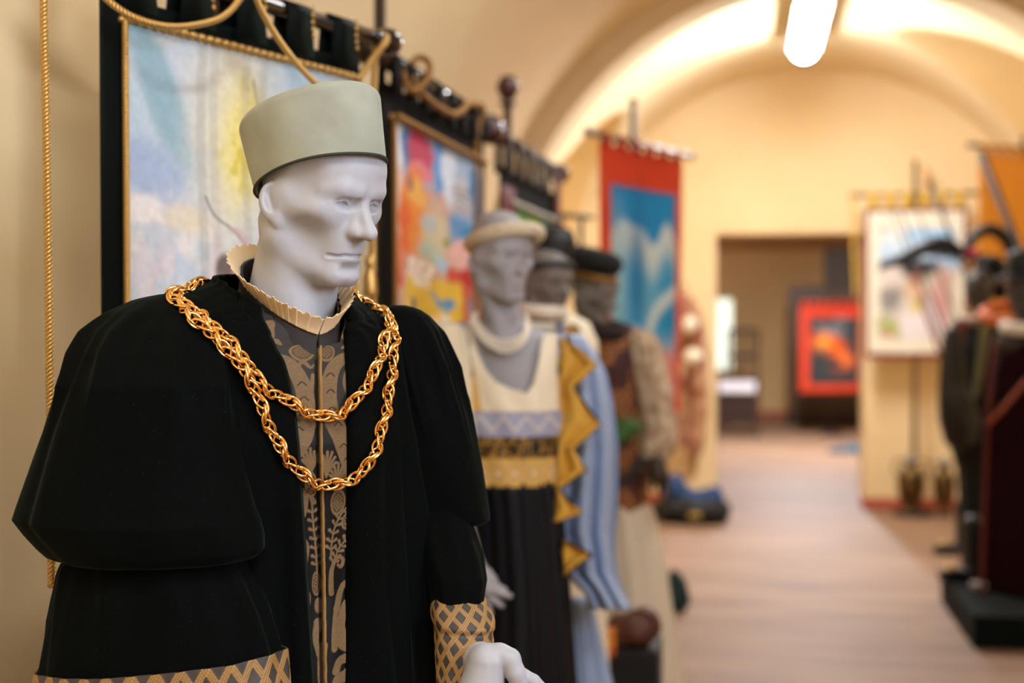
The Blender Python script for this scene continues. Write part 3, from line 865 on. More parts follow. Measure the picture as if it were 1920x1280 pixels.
def build_doublet():
    zs = np.linspace(1.594, 0.96, 640); n = 230
    pl = np.interp(zs, ZSR[::-1], PHL[::-1]); pr = np.interp(zs, ZSR[::-1], PHR[::-1])
    pl = np.maximum(pl, -1.35) - 0.12; pr = pr + 0.16
    t = np.linspace(0, 1, n)
    PH = pl[:, None] + (pr - pl)[:, None] * t[None]
    Z = np.repeat(zs[:, None], n, 1)
    V0 = tor(Z, PH, 0.004)
    # placket line sits at the closing of the collar
    pk = np.array([edge_phi(z, np.array([(480, 597), (632, 597), (860, 600), (1280, 608), (1900, 612)], float), 0.004, -0.6, 0.8) for z in zs[::8]])
    pk = np.interp(zs, zs[::8][::-1], pk[::-1])
    a = np.interp(Z, TORSO[:, 0], TORSO[:, 1]); b = np.interp(Z, TORSO[:, 0], TORSO[:, 2])
    S = (PH - pk[:, None]) * (0.5 * (a + b) + 0.02)              # lateral distance from the placket, metres
    X = 600 + S * 1190 + 0.0; Y = 600 + (1.55 - Z) * 1330
    M, K = brocade(X, Y)
    gr = fbm(X / 3.0, Y / 0.9, 2)
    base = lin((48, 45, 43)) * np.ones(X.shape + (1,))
    dark = sst(770, 850, Y)[..., None]  # shade over the lower front, put into the satin colour
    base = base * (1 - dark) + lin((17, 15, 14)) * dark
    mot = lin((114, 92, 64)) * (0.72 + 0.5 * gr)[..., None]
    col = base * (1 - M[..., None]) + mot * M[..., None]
    col = col * (1 - 0.86 * (K * M)[..., None])
    # gold piping and the dark gap beside it
    pp = sst(2.6, 1.6, np.abs(X - 600)); gap = sst(3.0, 1.5, np.abs(X - 595.5))
    col = col * (1 - 0.85 * gap[..., None]); col = col * (1 - pp[..., None]) + lin((140, 108, 62)) * pp[..., None]
    off = 0.004 + 0.0007 * M - 0.0005 * K * M + 0.0022 * pp + 0.0035 * sst(594, 600, X) - 0.002 * gap
    # soft creases of the cloth
    off = off + 0.0015 * np.cos(S * 160 + 4 * Z) * sst(800, 1000, Y)
    F = gridF(640, n)[:, ::-1]
    q = V0 - CN0
    ins = ((q @ ML) / 0.072) ** 2 + ((q @ MF) / 0.078) ** 2 < 1                # inside the collar
    ins &= V0[..., 2] > 1.515 + 0.108 * ((1 - np.cos(PH)) / 2) ** 0.75
    F = F[~(ins.ravel()[F].any(1))]
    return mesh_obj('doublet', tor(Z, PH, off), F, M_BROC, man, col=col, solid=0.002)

doublet = build_doublet()
zz_ = np.linspace(0.97, 0.06, 30); pp_ = np.linspace(-0.55, 0.55, 40)
Zg, Pg = np.meshgrid(zz_, pp_, indexing='ij')
mesh_obj('doublet_skirt', tor(Zg, Pg, 0.003 + 0.003 * np.cos(14 * Pg)), gridF(30, 40)[:, ::-1], mat('dark_brocade_skirt', (36, 31, 27), rough=0.5, var=0.7, vscale=26, var2=(96, 76, 52)), man, solid=0.002)

# stand collar and pleated ruff
CN = MB_XY * [1, 1, 0] + MF * 0.046 + ML * 0.008
def ring(phi, rr, z):
    return CN + (0.067 + rr)[..., None] * np.sin(phi)[..., None] * ML + (0.076 + rr)[..., None] * np.cos(phi)[..., None] * MF + z[..., None] * np.array([0, 0, 1.0])

def build_collar():
    n = 500
    ph = np.linspace(0.03, 2 * np.pi - 0.03, n); t = np.linspace(0, 1, 40)[:, None]
    zt = 1.533 + 0.108 * ((1 - np.cos(ph)) / 2) ** 0.75; ht = 0.046 - 0.008 * np.cos(ph); zb = zt - ht
    PHI = np.repeat(ph[None], 40, 0)
    Z = zb + ht * t; RR = 0.010 * (1 - t) ** 1.5 * (0.5 - 0.5 * np.cos(PHI)) + 0.0 * PHI
    V = ring(PHI, RR, Z)
    X = 600 + ((PHI + np.pi) % (2 * np.pi) - np.pi) * 0.075 * 1250; Y = 600 + (1.55 - Z) * 1330 + 60
    M = np.zeros(X.shape)
    for cx, cy, rx, ry, ro in ((560, 640, 16, 26, .5), (520, 628, 10, 30, -.4), (470, 640, 26, 12, .2), (420, 620, 22, 16, .6), (640, 640, 16, 26, -.5), (690, 628, 22, 12, 0), (370, 630, 20, 14, 0)):
        c, s = math.cos(ro), math.sin(ro)
        u = ((X - cx) * c + (Y - cy) * s) / rx; v = (-(X - cx) * s + (Y - cy) * c) / ry
        M = np.maximum(M, sst(1.08, 0.95, np.hypot(u, v)) * (1 - sst(0.10, 0.04, np.abs(np.hypot(u, v) - 0.55))))
    col = lin((50, 46, 45)) * (1 - M[..., None]) + lin((124, 98, 66)) * M[..., None]
    mesh_obj('collar', V, gridF(40, n), M_BROC, man, col=col, solid=0.003)
    # ruff: knife pleats
    n = 1400
    ph = np.linspace(0.02, 2 * np.pi - 0.02, n)
    zb = 1.533 + 0.108 * ((1 - np.cos(ph)) / 2) ** 0.75 - 0.003
    phs = (ph + np.pi) % (2 * np.pi) - np.pi
    soft = sst(-2.2, -1.5, phs) * 0.85 + 0.15 + sst(1.6, 2.2, phs) * 0.2
    saw = ((ph / (2 * np.pi) * 46 + 0.35 * np.sin(ph * 9)) % 1.0)
    saw = np.where(saw < 0.9, saw / 0.9, (1 - saw) / 0.1)
    t = np.linspace(0, 1, 16)[:, None]
    wig = 0.0012 * np.sin(ph * 37) + 0.0010 * np.sin(ph * 61 + 1)
    RR = 0.002 + 0.016 * t ** 1.2 + (0.0042 * saw * soft)[None] * (0.5 + 0.5 * t) + (wig)[None] * t
    Z = zb[None] + (0.025 + 0.0008 * saw * soft + 1.2 * wig)[None] * t * (1 - 0.12 * t)
    mesh_obj('ruff', ring(np.repeat(ph[None], 16, 0), RR, Z), gridF(16, n), M_RUFF, man, solid=0.0012)

build_collar()

# the left hand below the cuff
def hand_px(cap_list, D, h, k=0.006, cuts=()):
    """cap_list: groups of (x, y, dD, r[m]) joints in picture positions, all at distance D + dD; joined smoothly"""
    O = P(960, 640, D)
    def loc(j):
        p = P(j[0], j[1], D + j[2]); return p
    pts = np.array([loc(j) for g in cap_list for j in g]); rr = max(j[3] for g in cap_list for j in g)
    lo, hi = pts.min(0) - rr - 0.012, pts.max(0) + rr + 0.012
    def fn(p):
        d = None
        for g in cap_list:
            e = None
            for a, b in zip(g[:-1], g[1:]):
                c = s_cap(p, loc(a), loc(b), a[3], b[3]); e = c if e is None else smin(e, c, 0.004)
            d = e if d is None else smin(d, e, k)
        for a, b in cuts:
            d = smax(d, -s_cap(p, loc(a), loc(b), a[3], b[3]), 0.006)
        return d
    return surfnet(fn, lo, hi, h)

V, F = hand_px([
    [(862, 1170, .12, .026), (884, 1222, .06, .025), (908, 1246, 0.01, .026)],                   # wrist
    [(912, 1242, 0, .0265), (903, 1290, 0, .031), (898, 1340, .01, .030)],                 # back of the hand
    [(914, 1238, 0, .024), (938, 1228, 0, .0160)],
    [(934, 1226, 0, .0150), (955, 1236, -.004, .0155), (967, 1262, -.006, .0135), (980, 1300, -.004, .0112), (992, 1335, 0, .009)],   # thumb
    [(972, 1260, .014, .010), (1000, 1277, .016, .0095), (1025, 1300, .018, .009), (1040, 1330, .02, .008)],        # first finger reaching out
    [(880, 1360, 0, .012), (872, 1410, 0, .0105), (872, 1450, -.015, .0095), (880, 1475, -.03, .008)],
    [(900, 1370, 0, .012), (898, 1425, 0, .0108), (900, 1465, -.015, .0095), (908, 1490, -.03, .008)],
    [(922, 1350, 0, .012), (926, 1410, 0, .0105), (930, 1450, -.015, .0092), (938, 1475, -.03, .008)],
], 1.965, 0.0018, k=0.005)
mesh_obj('hand', V, F, M_SKIN, man)
b = MB(); b.lathe(MB_XY * [1, 1, 0], (0, 0, 1), [(0.2, 0.0), (0.2, 0.012), (0.19, 0.016), (0.02, 0.018), (0.018, 0.9), (0.001, 0.9)], 32); b.build('stand', M_BLACK, man)

# ------------------------------------------------------------------ felt hat
def build_hat():
    hR = rotz(los(600) + R_(43)) @ rotx(R_(-15)) @ roty(R_(0))
    c0 = P(601, 331, 1.985)
    prof = []                                          # (scale between lower and upper ring, height, inset)
    for t in np.linspace(0, 1, 30): prof.append((t, 0.089 * t, 0.0))
    for a in np.linspace(0, math.pi / 2, 9)[1:]: prof.append((1.0, 0.089 + 0.013 * math.sin(a), 0.013 * (1 - math.cos(a))))
    for r in (0.03, 0.05, 0.07, 0.085): prof.append((1.0, 0.1025 + 0.05 * (r - 0.013), r))
    n = 120; th = np.linspace(0, 2 * np.pi, n, endpoint=False)
    V = []
    for t, z, ins in prof:
        ax = 0.083 + 0.006 * t - ins; ay = 0.1035 + 0.009 * t - ins * 1.05
        ax, ay = max(ax, 0.002), max(ay, 0.003)
        wob = 1 + 0.008 * np.cos(3 * th + 1 + 2 * t) + 0.006 * np.cos(5 * th + 3 * t)
        dent = -0.004 * np.exp(-((th - 4.0) / 0.25) ** 2) * math.sin(math.pi * min(t, 1))
        V.append(np.stack([(ax + dent) * wob * np.cos(th), (ay + dent) * wob * np.sin(th), np.full(n, z) + 0.003 * np.cos(2 * th) * (1 - t)], -1))
    V = np.array(V)
    inner = V[0] * [0.972, 0.972, 1.0]; inner2 = V[12] * [0.955, 0.955, 1.0]
    hat = thing('felt_hat', 'grey-green brimless felt hat on the nearest mannequin', 'hat', c0)
    Vw = np.concatenate([inner2[None], inner[None], V], 0)
    k = len(Vw)
    F = [tuple(f) for f in gridF(k, n, cv=True)] + [tuple((k - 1) * n + j for j in range(n))]
    mesh_obj('crown', (Vw.reshape(-1, 3) @ hR.T) + c0, F, M_FELT, hat)
    r = V[0] * [1.004, 1.004, 1]; p = np.vstack([r, r[:2]]) @ hR.T + c0
    b = MB(); b.tube(p, 0.0021, 8, caps=False); b.build('rim_edge', M_FELTD, hat)

build_hat()

# ------------------------------------------------------------------ gold chain, doubled over the shoulders
def build_chain():
    bvs = []
    for o in (robe, doublet, sl1, sl3):
        me = o.data; w = ORIG[o]
        vs_ = [Vector(np.array(v.co) + w) for v in me.vertices]
        bvs.append(BVHTree.FromPolygons(vs_, [tuple(p.vertices) for p in me.polygons]))
    def drop(px, py, off):
        d = P(px, py, 1.0) - CAM; d = unit(d)
        best = None
        for bv in bvs:
            loc, nrm, i, dist = bv.ray_cast(Vector(CAM), Vector(d))
            if loc is not None and (best is None or dist < best): best = dist
        if best is None: best = 2.0
        return CAM + d * (best - off)
    A = [(330, 553), (350, 572), (384, 598), (430, 640), (470, 690), (492, 722), (540, 752), (590, 777), (632, 778), (664, 753), (694, 712), (712, 672), (721, 636), (729, 606), (716, 584)]
    Bp = [(318, 551), (340, 575), (372, 604), (418, 648), (460, 698), (482, 742), (502, 792), (530, 846), (566, 889), (606, 909), (650, 903), (690, 872), (711, 822), (724, 768), (733, 708), (738, 655), (737, 615), (708, 580)]
    def strand(pts, off):
        q = np.array([drop(x, y, off) for x, y in pts])
        for _ in range(2):
            d = (q - CAM) @ _f; d2 = d.copy(); d2[1:-1] = 0.25 * d[:-2] + 0.5 * d[1:-1] + 0.25 * d[2:]; d2 = np.minimum(d2, d + 0.003)
            q = CAM + (q - CAM) * (d2 / d)[:, None]
        # over the shoulders and behind the neck
        back = [tor(np.array(1.600), np.array(2.0), 0.036), tor(np.array(1.585), np.array(2.6), 0.036), tor(np.array(1.575), np.array(3.14), 0.038), tor(np.array(1.585), np.array(3.7), 0.036), tor(np.array(1.597), np.array(4.25), 0.036)]
        return np.vstack([q, back, q[:1]])
    r_, s_, n1, n2 = 0.00205, 1.0, 22, 7
    # one oval link, long axis x
    a = np.linspace(0, 2 * np.pi, n1, endpoint=False)
    p = np.stack([0.0125 * np.cos(a), 0.0076 * np.sin(a), np.zeros(n1)], -1)
    V = []
    for k in range(n1):
        t = unit(p[(k + 1) % n1] - p[k - 1]); nn = np.cross(t, [0, 0, 1.0])
        for j in range(n2):
            b_ = 2 * np.pi * j / n2; V.append(p[k] + r_ * (math.cos(b_) * nn + math.sin(b_) * np.array([0, 0, 1.0])))
    me = bpy.data.meshes.new('link'); me.from_pydata([tuple(v) for v in V], [], [tuple(f) for f in gridF(n1, n2, True, True)])
    me.polygons.foreach_set('use_smooth', np.ones(len(me.polygons), bool)); me.materials.append(M_GOLD)
    root = thing('chain_necklace', 'heavy gold rope chain hanging in two loops over the black velvet robe', 'necklace', P(606, 909, 1.93))
    for pts, off, ph in ((A, 0.011, 0.0), (Bp, 0.012, 1.0)):
        q = strand(pts, off)
        q = smooth_path(q, 1200)
        L = np.linalg.norm(np.diff(q, axis=0), axis=1).sum()
        n = int(L / 0.0092)
        c = smooth_path(q, n); t, U, W = path_frames(c)
        for k in range(n - 1):
            ang = ph + k * R_(58)
            side = U[k] * math.cos(ang) + W[k] * math.sin(ang)
            nor = np.cross(t[k], side)
            # the link leans across the strand
            lx = unit(t[k] * 0.93 + nor * 0.36); lz = unit(np.cross(lx, side)); ly = np.cross(lz, lx)
            pos = c[k] + side * 0.0012
            o = bpy.data.objects.new('link', me); COL.objects.link(o); o.parent = root
            Mx = Matrix.Identity(4)
            for i in range(3):
                Mx[i][0], Mx[i][1], Mx[i][2], Mx[i][3] = lx[i], ly[i], lz[i], pos[i] - ORIG[root][i]
            o.matrix_local = Mx

build_chain()
# ------------------------------------------------------------------ painted cloth
def blob(u, v, cu, cv, ru, rv, rot=0.0, soft=0.35):
    c, s = math.cos(rot), math.sin(rot)
    x = ((u - cu) * c + (v - cv) * s) / ru; y = (-(u - cu) * s + (v - cv) * c) / rv
    return sst(1 + soft, 1 - soft, np.hypot(x, y))

def stroke(u, v, pts, w, asp=1.0, soft=0.5):
    d = seg_dist(u, v * asp, [(a, b * asp) for a, b in (spl(pts, 24) if len(pts) > 2 else pts)])
    return sst(w * (1 + soft), w * (1 - soft), d)

def mixc(col, m, c):
    return col * (1 - m[..., None]) + lin(c) * m[..., None]

def warp(u, v, a=0.055):
    du = fbm(u * 9 + 1.7, v * 14 + 4, 3) - .5; dv = fbm(u * 9 + 8.1, v * 14 + 2, 3) - .5
    return u + a * 2 * du, v + a * 1.3 * dv

def paint_sky(u, v):
    """pale sky with clouds, a yellow glow, a bare branch and a figure from behind"""
    col = np.ones(u.shape + (1,)) * lin((196, 208, 218))
    n = fbm(u * 4 + 3, v * 7, 4); n2 = fbm(u * 9, v * 5 + 9, 4)
    col = mixc(col, sst(0.35, 0.75, fbm(u * 3 + v * 2, v * 3 - u * 2, 3)) * sst(0.55, 0.05, v) * 0.9, (150, 186, 206))
    col = mixc(col, blob(u, v, 0.22, 0.22, 0.10, 0.26, -0.6) * 0.7, (118, 166, 182)); col = mixc(col, blob(u, v, 0.16, 0.48, 0.22, 0.10, 0.3) * 0.7, (150, 172, 208))
    col = mixc(col, blob(u, v, 0.45, 0.42, 0.12, 0.06, -0.3) * 0.5, (140, 176, 208))
    col = mixc(col, sst(0.45, 0.7, n2) * sst(0.3, 0.8, v) * 0.8, (222, 214, 218)); col = mixc(col, sst(0.52, 0.66, n) * sst(0.45, 0.75, v) * 0.8, (236, 228, 220))
    col = mixc(col, blob(u, v, 0.36, 0.62, 0.14, 0.05) * 0.5, (232, 214, 170)); col = mixc(col, blob(u, v, 0.10, 0.60, 0.12, 0.05) * 0.8, (238, 232, 226))
    col = mixc(col, blob(u, v, 0.66, 0.32, 0.24, 0.34, 0, 0.8) * 0.75, (236, 228, 190)); col = mixc(col, blob(u, v, 0.72, 0.33, 0.12, 0.20, 0.2, 0.8) * 0.8, (238, 222, 110))
    col = mixc(col, sst(0.5, 0.62, fbm(u * 14, v * 16, 3)) * blob(u, v, 0.70, 0.33, 0.12, 0.20, 0, 0.6) * 0.8, (214, 196, 60))
    for cx, a in ((0.47, 0.35), (0.55, 0.25), (0.76, 0.3), (0.88, 0.3)):
        col = mixc(col, stroke(u, v, [(cx, -0.05), (cx - 0.02, 0.3), (cx + 0.01, 0.8), (cx, 1.1)], 0.028) * a, (150, 148, 142))
    col = mixc(col, sst(0.5, 0.7, fbm(u * 11 + 5, v * 4, 3)) * sst(0.5, 1.0, v) * 0.45, (214, 176, 178))
    col = mixc(col, stroke(u, v, [(0.48, 0.535), (0.54, 0.60), (0.66, 0.645), (0.75, 0.70)], 0.007, 1.6) * 0.8, (110, 104, 108)); col = mixc(col, stroke(u, v, [(0.66, 0.645), (0.72, 0.66), (0.80, 0.80)], 0.018, 1.6) * 0.55, (206, 160, 164))
    col = mixc(col, stroke(u, v, [(0.80, 0.10), (0.84, 0.25), (0.80, 0.36)], 0.010, 1.6) * 0.5, (110, 110, 104))
    # figure
    col = mixc(col, blob(u, v, 0.625, 0.79, 0.055, 0.045, 0, 0.3), (196, 164, 158)); col = mixc(col, blob(u, v, 0.60, 0.785, 0.055, 0.055, 0.3, 0.3), (112, 100, 98)); col = mixc(col, blob(u, v, 0.575, 0.835, 0.03, 0.045, 0.2, 0.3), (128, 112, 104))
    col = mixc(col, blob(u, v, 0.62, 0.92, 0.09, 0.07, 0, 0.3), (150, 128, 104)); col = mixc(col, blob(u, v, 0.545, 0.915, 0.035, 0.05, 0.5, 0.3), (122, 30, 44)); col = mixc(col, blob(u, v, 0.60, 0.87, 0.03, 0.03, 0, 0.3), (70, 84, 96))
    col = mixc(col, blob(u, v, 0.92, 0.95, 0.10, 0.12) * 0.7, (150, 190, 150))
    return col * (0.90 + 0.2 * fbm(u * 40, v * 60, 2))[..., None]

def paint_street(u, v):
    """crowded bright street scene: towers, orange and yellow planes, figures"""
    u, v = warp(u, v)
    col = np.ones(u.shape + (1,)) * lin((196, 150, 130))
    col = mixc(col, sst(0.30, 0.20, v), (150, 170, 196)); col = mixc(col, blob(u, v, .06, .12, .07, .14), (222, 226, 232)); col = mixc(col, blob(u, v, .2, .08, .05, .1), (54, 110, 168))
    col = mixc(col, blob(u, v, .33, .10, .13, .10, 0, .2), (182, 62, 88)); col = mixc(col, blob(u, v, .34, .19, .11, .05, 0, .2), (214, 120, 130)); col = mixc(col, blob(u, v, .52, .12, .06, .16, 0, .3), (90, 146, 204)); col = mixc(col, blob(u, v, .64, .16, .07, .14, 0, .3), (206, 214, 228))
    col = mixc(col, blob(u, v, .92, .28, .12, .22, 0, .2), (44, 120, 170)); col = mixc(col, blob(u, v, .78, .30, .10, .18, 0, .3), (188, 184, 186))
    for k in range(6): col = mixc(col, stroke(u, v, [(.70, .18 + .028 * k), (.86, .20 + .028 * k)], .006) * .8, (112, 104, 110))
    col = mixc(col, blob(u, v, .75, .43, .12, .10, 0, .3), (90, 140, 186)); col = mixc(col, blob(u, v, .88, .46, .10, .10, 0, .3), (52, 126, 170))
    col = mixc(col, blob(u, v, .08, .36, .08, .16), (228, 190, 170)); col = mixc(col, blob(u, v, .26, .38, .14, .20, 0.1, .3), (222, 130, 44)); col = mixc(col, blob(u, v, .16, .46, .07, .12, 0, .3), (214, 96, 30)); col = mixc(col, blob(u, v, .30, .30, .10, .06, 0, .3), (226, 168, 80)); col = mixc(col, blob(u, v, .23, .26, .05, .05, 0, .3), (170, 110, 80))
    col = mixc(col, blob(u, v, .06, .62, .08, .14), (220, 110, 50)); col = mixc(col, blob(u, v, .05, .68, .06, .08), (196, 58, 34))
    col = mixc(col, blob(u, v, .5, .48, .14, .14, 0, .5), (200, 186, 150)); col = mixc(col, blob(u, v, .43, .42, .07, .05, 0, .3), (176, 178, 176)); col = mixc(col, blob(u, v, .45, .56, .10, .05, 0, .3), (178, 190, 170)); col = mixc(col, blob(u, v, .62, .49, .05, .03, 0, .3), (150, 146, 70))
    col = mixc(col, blob(u, v, .82, .54, .19, .07, 0, .3), (224, 172, 160)); col = mixc(col, sst(.60, .615, v) * sst(.58, .64, u), (196, 74, 48)); col = mixc(col, blob(u, v, .90, .65, .12, .07, 0, .2), (184, 26, 26))
    yel = sst(.66, .72, v) * sst(.14, .22, u) * sst(.80, .74, u); col = mixc(col, yel, (222, 180, 50)); col = mixc(col, sst(.82, .86, u) * sst(.7, .74, v) * .8, (170, 104, 80))
    for k in range(5): col = mixc(col, stroke(u, v, [(.24 + .05 * k, .60 + .01 * k), (.22 + .05 * k, .68 + .01 * k)], .018) * .9, (236, 226, 206))
    col = mixc(col, blob(u, v, .55, .61, .07, .05, 0, .3), (160, 190, 206)); col = mixc(col, stroke(u, v, [(.48, .77), (.56, .80), (.66, .80), (.62, .85)], .028, 1.6), (88, 142, 178)); col = mixc(col, blob(u, v, .58, .90, .09, .06, 0, .3), (236, 222, 186)); col = mixc(col, blob(u, v, .48, .90, .03, .05, 0, .3), (240, 232, 224)); col = mixc(col, blob(u, v, .52, .86, .04, .04, 0, .3), (226, 168, 30))
    col = mixc(col, stroke(u, v, [(.26, .81), (.27, .90), (.31, .98)], .035, 1.6), (88, 92, 116)); col = mixc(col, blob(u, v, .26, .80, .03, .02, 0, .2), (70, 72, 90)); col = mixc(col, stroke(u, v, [(.86, .80), (.86, .98)], .04), (136, 128, 132)); col = mixc(col, stroke(u, v, [(.10, .84), (.08, .98)], .03), (150, 140, 150))
    return col * (0.85 + 0.3 * fbm(u * 30, v * 50, 3))[..., None]

def paint_sea(u, v):
    """blue sea and white surf under clouds"""
    col = np.ones(u.shape + (1,)) * lin((40, 150, 236))
    edge = 0.18 - 0.10 * np.exp(-((u - .27) / .16) ** 2) - 0.03 * np.sin(u * 16) - 0.07 * np.exp(-((u - .82) / .10) ** 2) + 0.03
    wh = (206, 232, 255)
    col = mixc(col, sst(edge, edge + .05, v), wh); col = mixc(col, sst(edge + .10, edge + .26, v) * .9, (88, 186, 248)); col = mixc(col, blob(u, v, .40, .42, .12, .26, 0, .7) * .8, (26, 132, 214)); col = mixc(col, blob(u, v, .88, .60, .2, .26, 0, .6), (40, 156, 234)); col = mixc(col, blob(u, v, .12, .45, .12, .3, 0, .8) * .7, (150, 212, 250))
    col = mixc(col, stroke(u, v, [(1.02, .46), (.75, .54), (.58, .66), (.45, .86)], .045, 1.4, .8), wh); col = mixc(col, sst(.66, .92, v + .1 * (u - .5)) * .85, (206, 216, 236)); col = mixc(col, blob(u, v, .85, .86, .2, .10, 0, .6) * .9, (226, 140, 140)); col = mixc(col, blob(u, v, .35, .90, .16, .07, 0, .6), (230, 150, 146)); col = mixc(col, sst(.93, 1.0, v) * .8, (230, 180, 130))
    return col * (0.92 + 0.16 * fbm(u * 20, v * 30, 3))[..., None]

def paint_fire(u, v):
    u, v = warp(u, v)
    col = np.ones(u.shape + (1,)) * lin((54, 58, 58))
    n = fbm(u * 5, v * 6, 4)
    col = mixc(col, blob(u, v, .45, .12, .28, .2) * sst(.4, .6, n), (120, 128, 130)); col = mixc(col, blob(u, v, .45, .50, .42, .22, .35, .5) * sst(.32, .5, n), (220, 84, 30)); col = mixc(col, blob(u, v, .3, .38, .16, .10, 0, .6) * .9, (240, 150, 50)); col = mixc(col, blob(u, v, .68, .62, .2, .12, 0, .6) * sst(.4, .55, n), (236, 120, 44)); col = mixc(col, sst(.82, .95, v), (46, 54, 52))
    return col

def paint_rider(u, v):
    """white-bordered poster: pale sky, dark sweep and pale figures"""
    u, v = warp(u, v)
    col = np.ones(u.shape + (1,)) * lin((228, 220, 196))
    inn = sst(.10, .13, u) * sst(.95, .92, u) * sst(.10, .12, v) * sst(.91, .89, v)
    pic = np.ones(u.shape + (1,)) * lin((150, 190, 220))
    pic = mixc(pic, blob(u, v, .25, .12, .16, .12) * .9, (222, 220, 210)); pic = mixc(pic, blob(u, v, .4, .3, .3, .10, 0, .7) * .8, (206, 220, 230)); pic = mixc(pic, sst(.36, .44, v), (190, 180, 160)); pic = mixc(pic, stroke(u, v, [(.15, .39), (.4, .33), (.6, .27), (.9, .31)], .05, 1.4), (20, 20, 24)); pic = mixc(pic, blob(u, v, .5, .40, .28, .06, 0, .4), (30, 28, 30))
    pic = mixc(pic, blob(u, v, .24, .46, .12, .09, 0, .4), (214, 200, 190)); pic = mixc(pic, blob(u, v, .24, .62, .12, .10, 0, .4), (140, 134, 130)); pic = mixc(pic, blob(u, v, .55, .78, .26, .14, 0, .4), (226, 216, 214)); pic = mixc(pic, blob(u, v, .5, .56, .10, .10, 0, .4), (210, 170, 140)); pic = mixc(pic, blob(u, v, .5, .66, .06, .06, 0, .4), (206, 190, 110)); pic = mixc(pic, blob(u, v, .22, .82, .12, .06, 0, .5), (170, 176, 110)); pic = mixc(pic, blob(u, v, .78, .6, .1, .2, 0, .5), (196, 150, 140)); pic = mixc(pic, blob(u, v, .5, .47, .05, .05, 0, .4), (150, 90, 60))
    col = col * (1 - inn[..., None]) + pic * inn[..., None]
    col = mixc(col, blob(u, v, .15, .115, .035, .025, 0, .2) * .8, (200, 60, 40)); col = mixc(col, blob(u, v, .2, .88, .06, .02, 0, .3) * .6, (200, 70, 50))
    return col * (0.93 + 0.14 * fbm(u * 24, v * 30, 3))[..., None]

def paint_dark(u, v):
    u, v = warp(u, v)
    col = np.ones(u.shape + (1,)) * lin((120, 165, 176)); n = fbm(u * 6, v * 5, 3)
    col = mixc(col, sst(.45, .6, n), (150, 186, 96)); col = mixc(col, blob(u, v, .3, .1, .14, .10), (110, 170, 60)); col = mixc(col, blob(u, v, .25, .22, .14, .12), (210, 40, 50)); col = mixc(col, blob(u, v, .55, .4, .08, .3), (130, 100, 60)); col = mixc(col, blob(u, v, .8, .3, .12, .25), (50, 70, 110))
    return col

M_PAINT = mat('painted_canvas', (200, 200, 200), rough=0.75, attr=True, spec=0.25)
M_GREENV = mat('dark_green_velvet', (5, 12, 11), rough=0.6, sheen=0.12, sheen_tint=(60, 130, 115), spec=0.1)

def cloth_sheet(A, B, h, n, m, wave, paint=None, u0=0, u1=1, v0=0, v1=1, off=0.0):
    """a hanging sheet; A, B top corners, h height; u, v crop inside it; off moves it out along its normal (towards the viewer)"""
    A, B = np.asarray(A, float), np.asarray(B, float)
    d = B - A; nrm = unit(np.cross(unit(d), [0, 0, 1.0])); 
    if nrm @ (CAM - A) < 0: nrm = -nrm
    u = np.linspace(u0, u1, m)[None] * np.ones((n, 1)); v = np.linspace(v0, v1, n)[:, None] * np.ones((1, m))
    w = wave * (np.sin(u * 9 + v * 2.0) * 0.6 + 0.4 * np.sin(u * 17 + 1 - v * 1.5)) * (0.25 + 0.75 * v)
    V = A + u[..., None] * d - (v * h)[..., None] * np.array([0, 0, 1.0]) + (w + off)[..., None] * nrm
    col = None
    if paint is not None:
        uu = (u - u0) / (u1 - u0); vv = (v - v0) / (v1 - v0); col = paint(uu, vv)
    return V, gridF(n, m), col, nrm, d

def rod(name, A, B, r, mt, parent, ball=0.0, ext=0.06):
    A, B = np.asarray(A, float), np.asarray(B, float); d = unit(B - A); a, b_ = A - d * ext, B + d * ext
    b = MB(); b.tube([a, b_], r, 16)
    if ball:
        for p, s in ((a, -1), (b_, 1)):
            b.lathe(p, d * s, [(r * 1.0, -0.01), (ball * .62, 0.0), (ball * .62, .008), (r, .012), (ball * .55, .020), (ball * .92, .020 + ball * .45), (ball, .020 + ball), (ball * .92, .02 + ball * 1.5), (ball * .5, .02 + ball * 1.92), (.001, .02 + ball * 2.0)], 18)
    return b.build(name, mt, parent)

def braid_geo(p, R, step, loops=2):
    """bumpy gimp braid along a path: short loops laid across it"""
    p = np.asarray(p, float); L = np.linalg.norm(np.diff(p, axis=0), axis=1).sum(); n = max(4, int(L / step))
    c = smooth_path(p, n); t, U, W = path_frames(c)
    Vs, F, o = [], [], 0
    S, SF = sph(8)
    for k in range(n):
        for lp in range(loops):
            sg = (lp - (loops - 1) / 2) * 1.2
            q = c[k] + U[k] * R * sg * (1 if loops > 1 else 0) + t[k] * step * (0.25 if loops > 1 else 0.0) * (-1) ** (k + lp)
            V = q + S[:, :1] * t[k] * step * 0.62 + S[:, 1:2] * U[k] * R * (0.72 if loops > 1 else 1.0) + S[:, 2:] * W[k] * R * 0.6
            Vs.append(V); F += [tuple(i + o for i in f) for f in SF]; o += len(V)
    return np.vstack(Vs), F

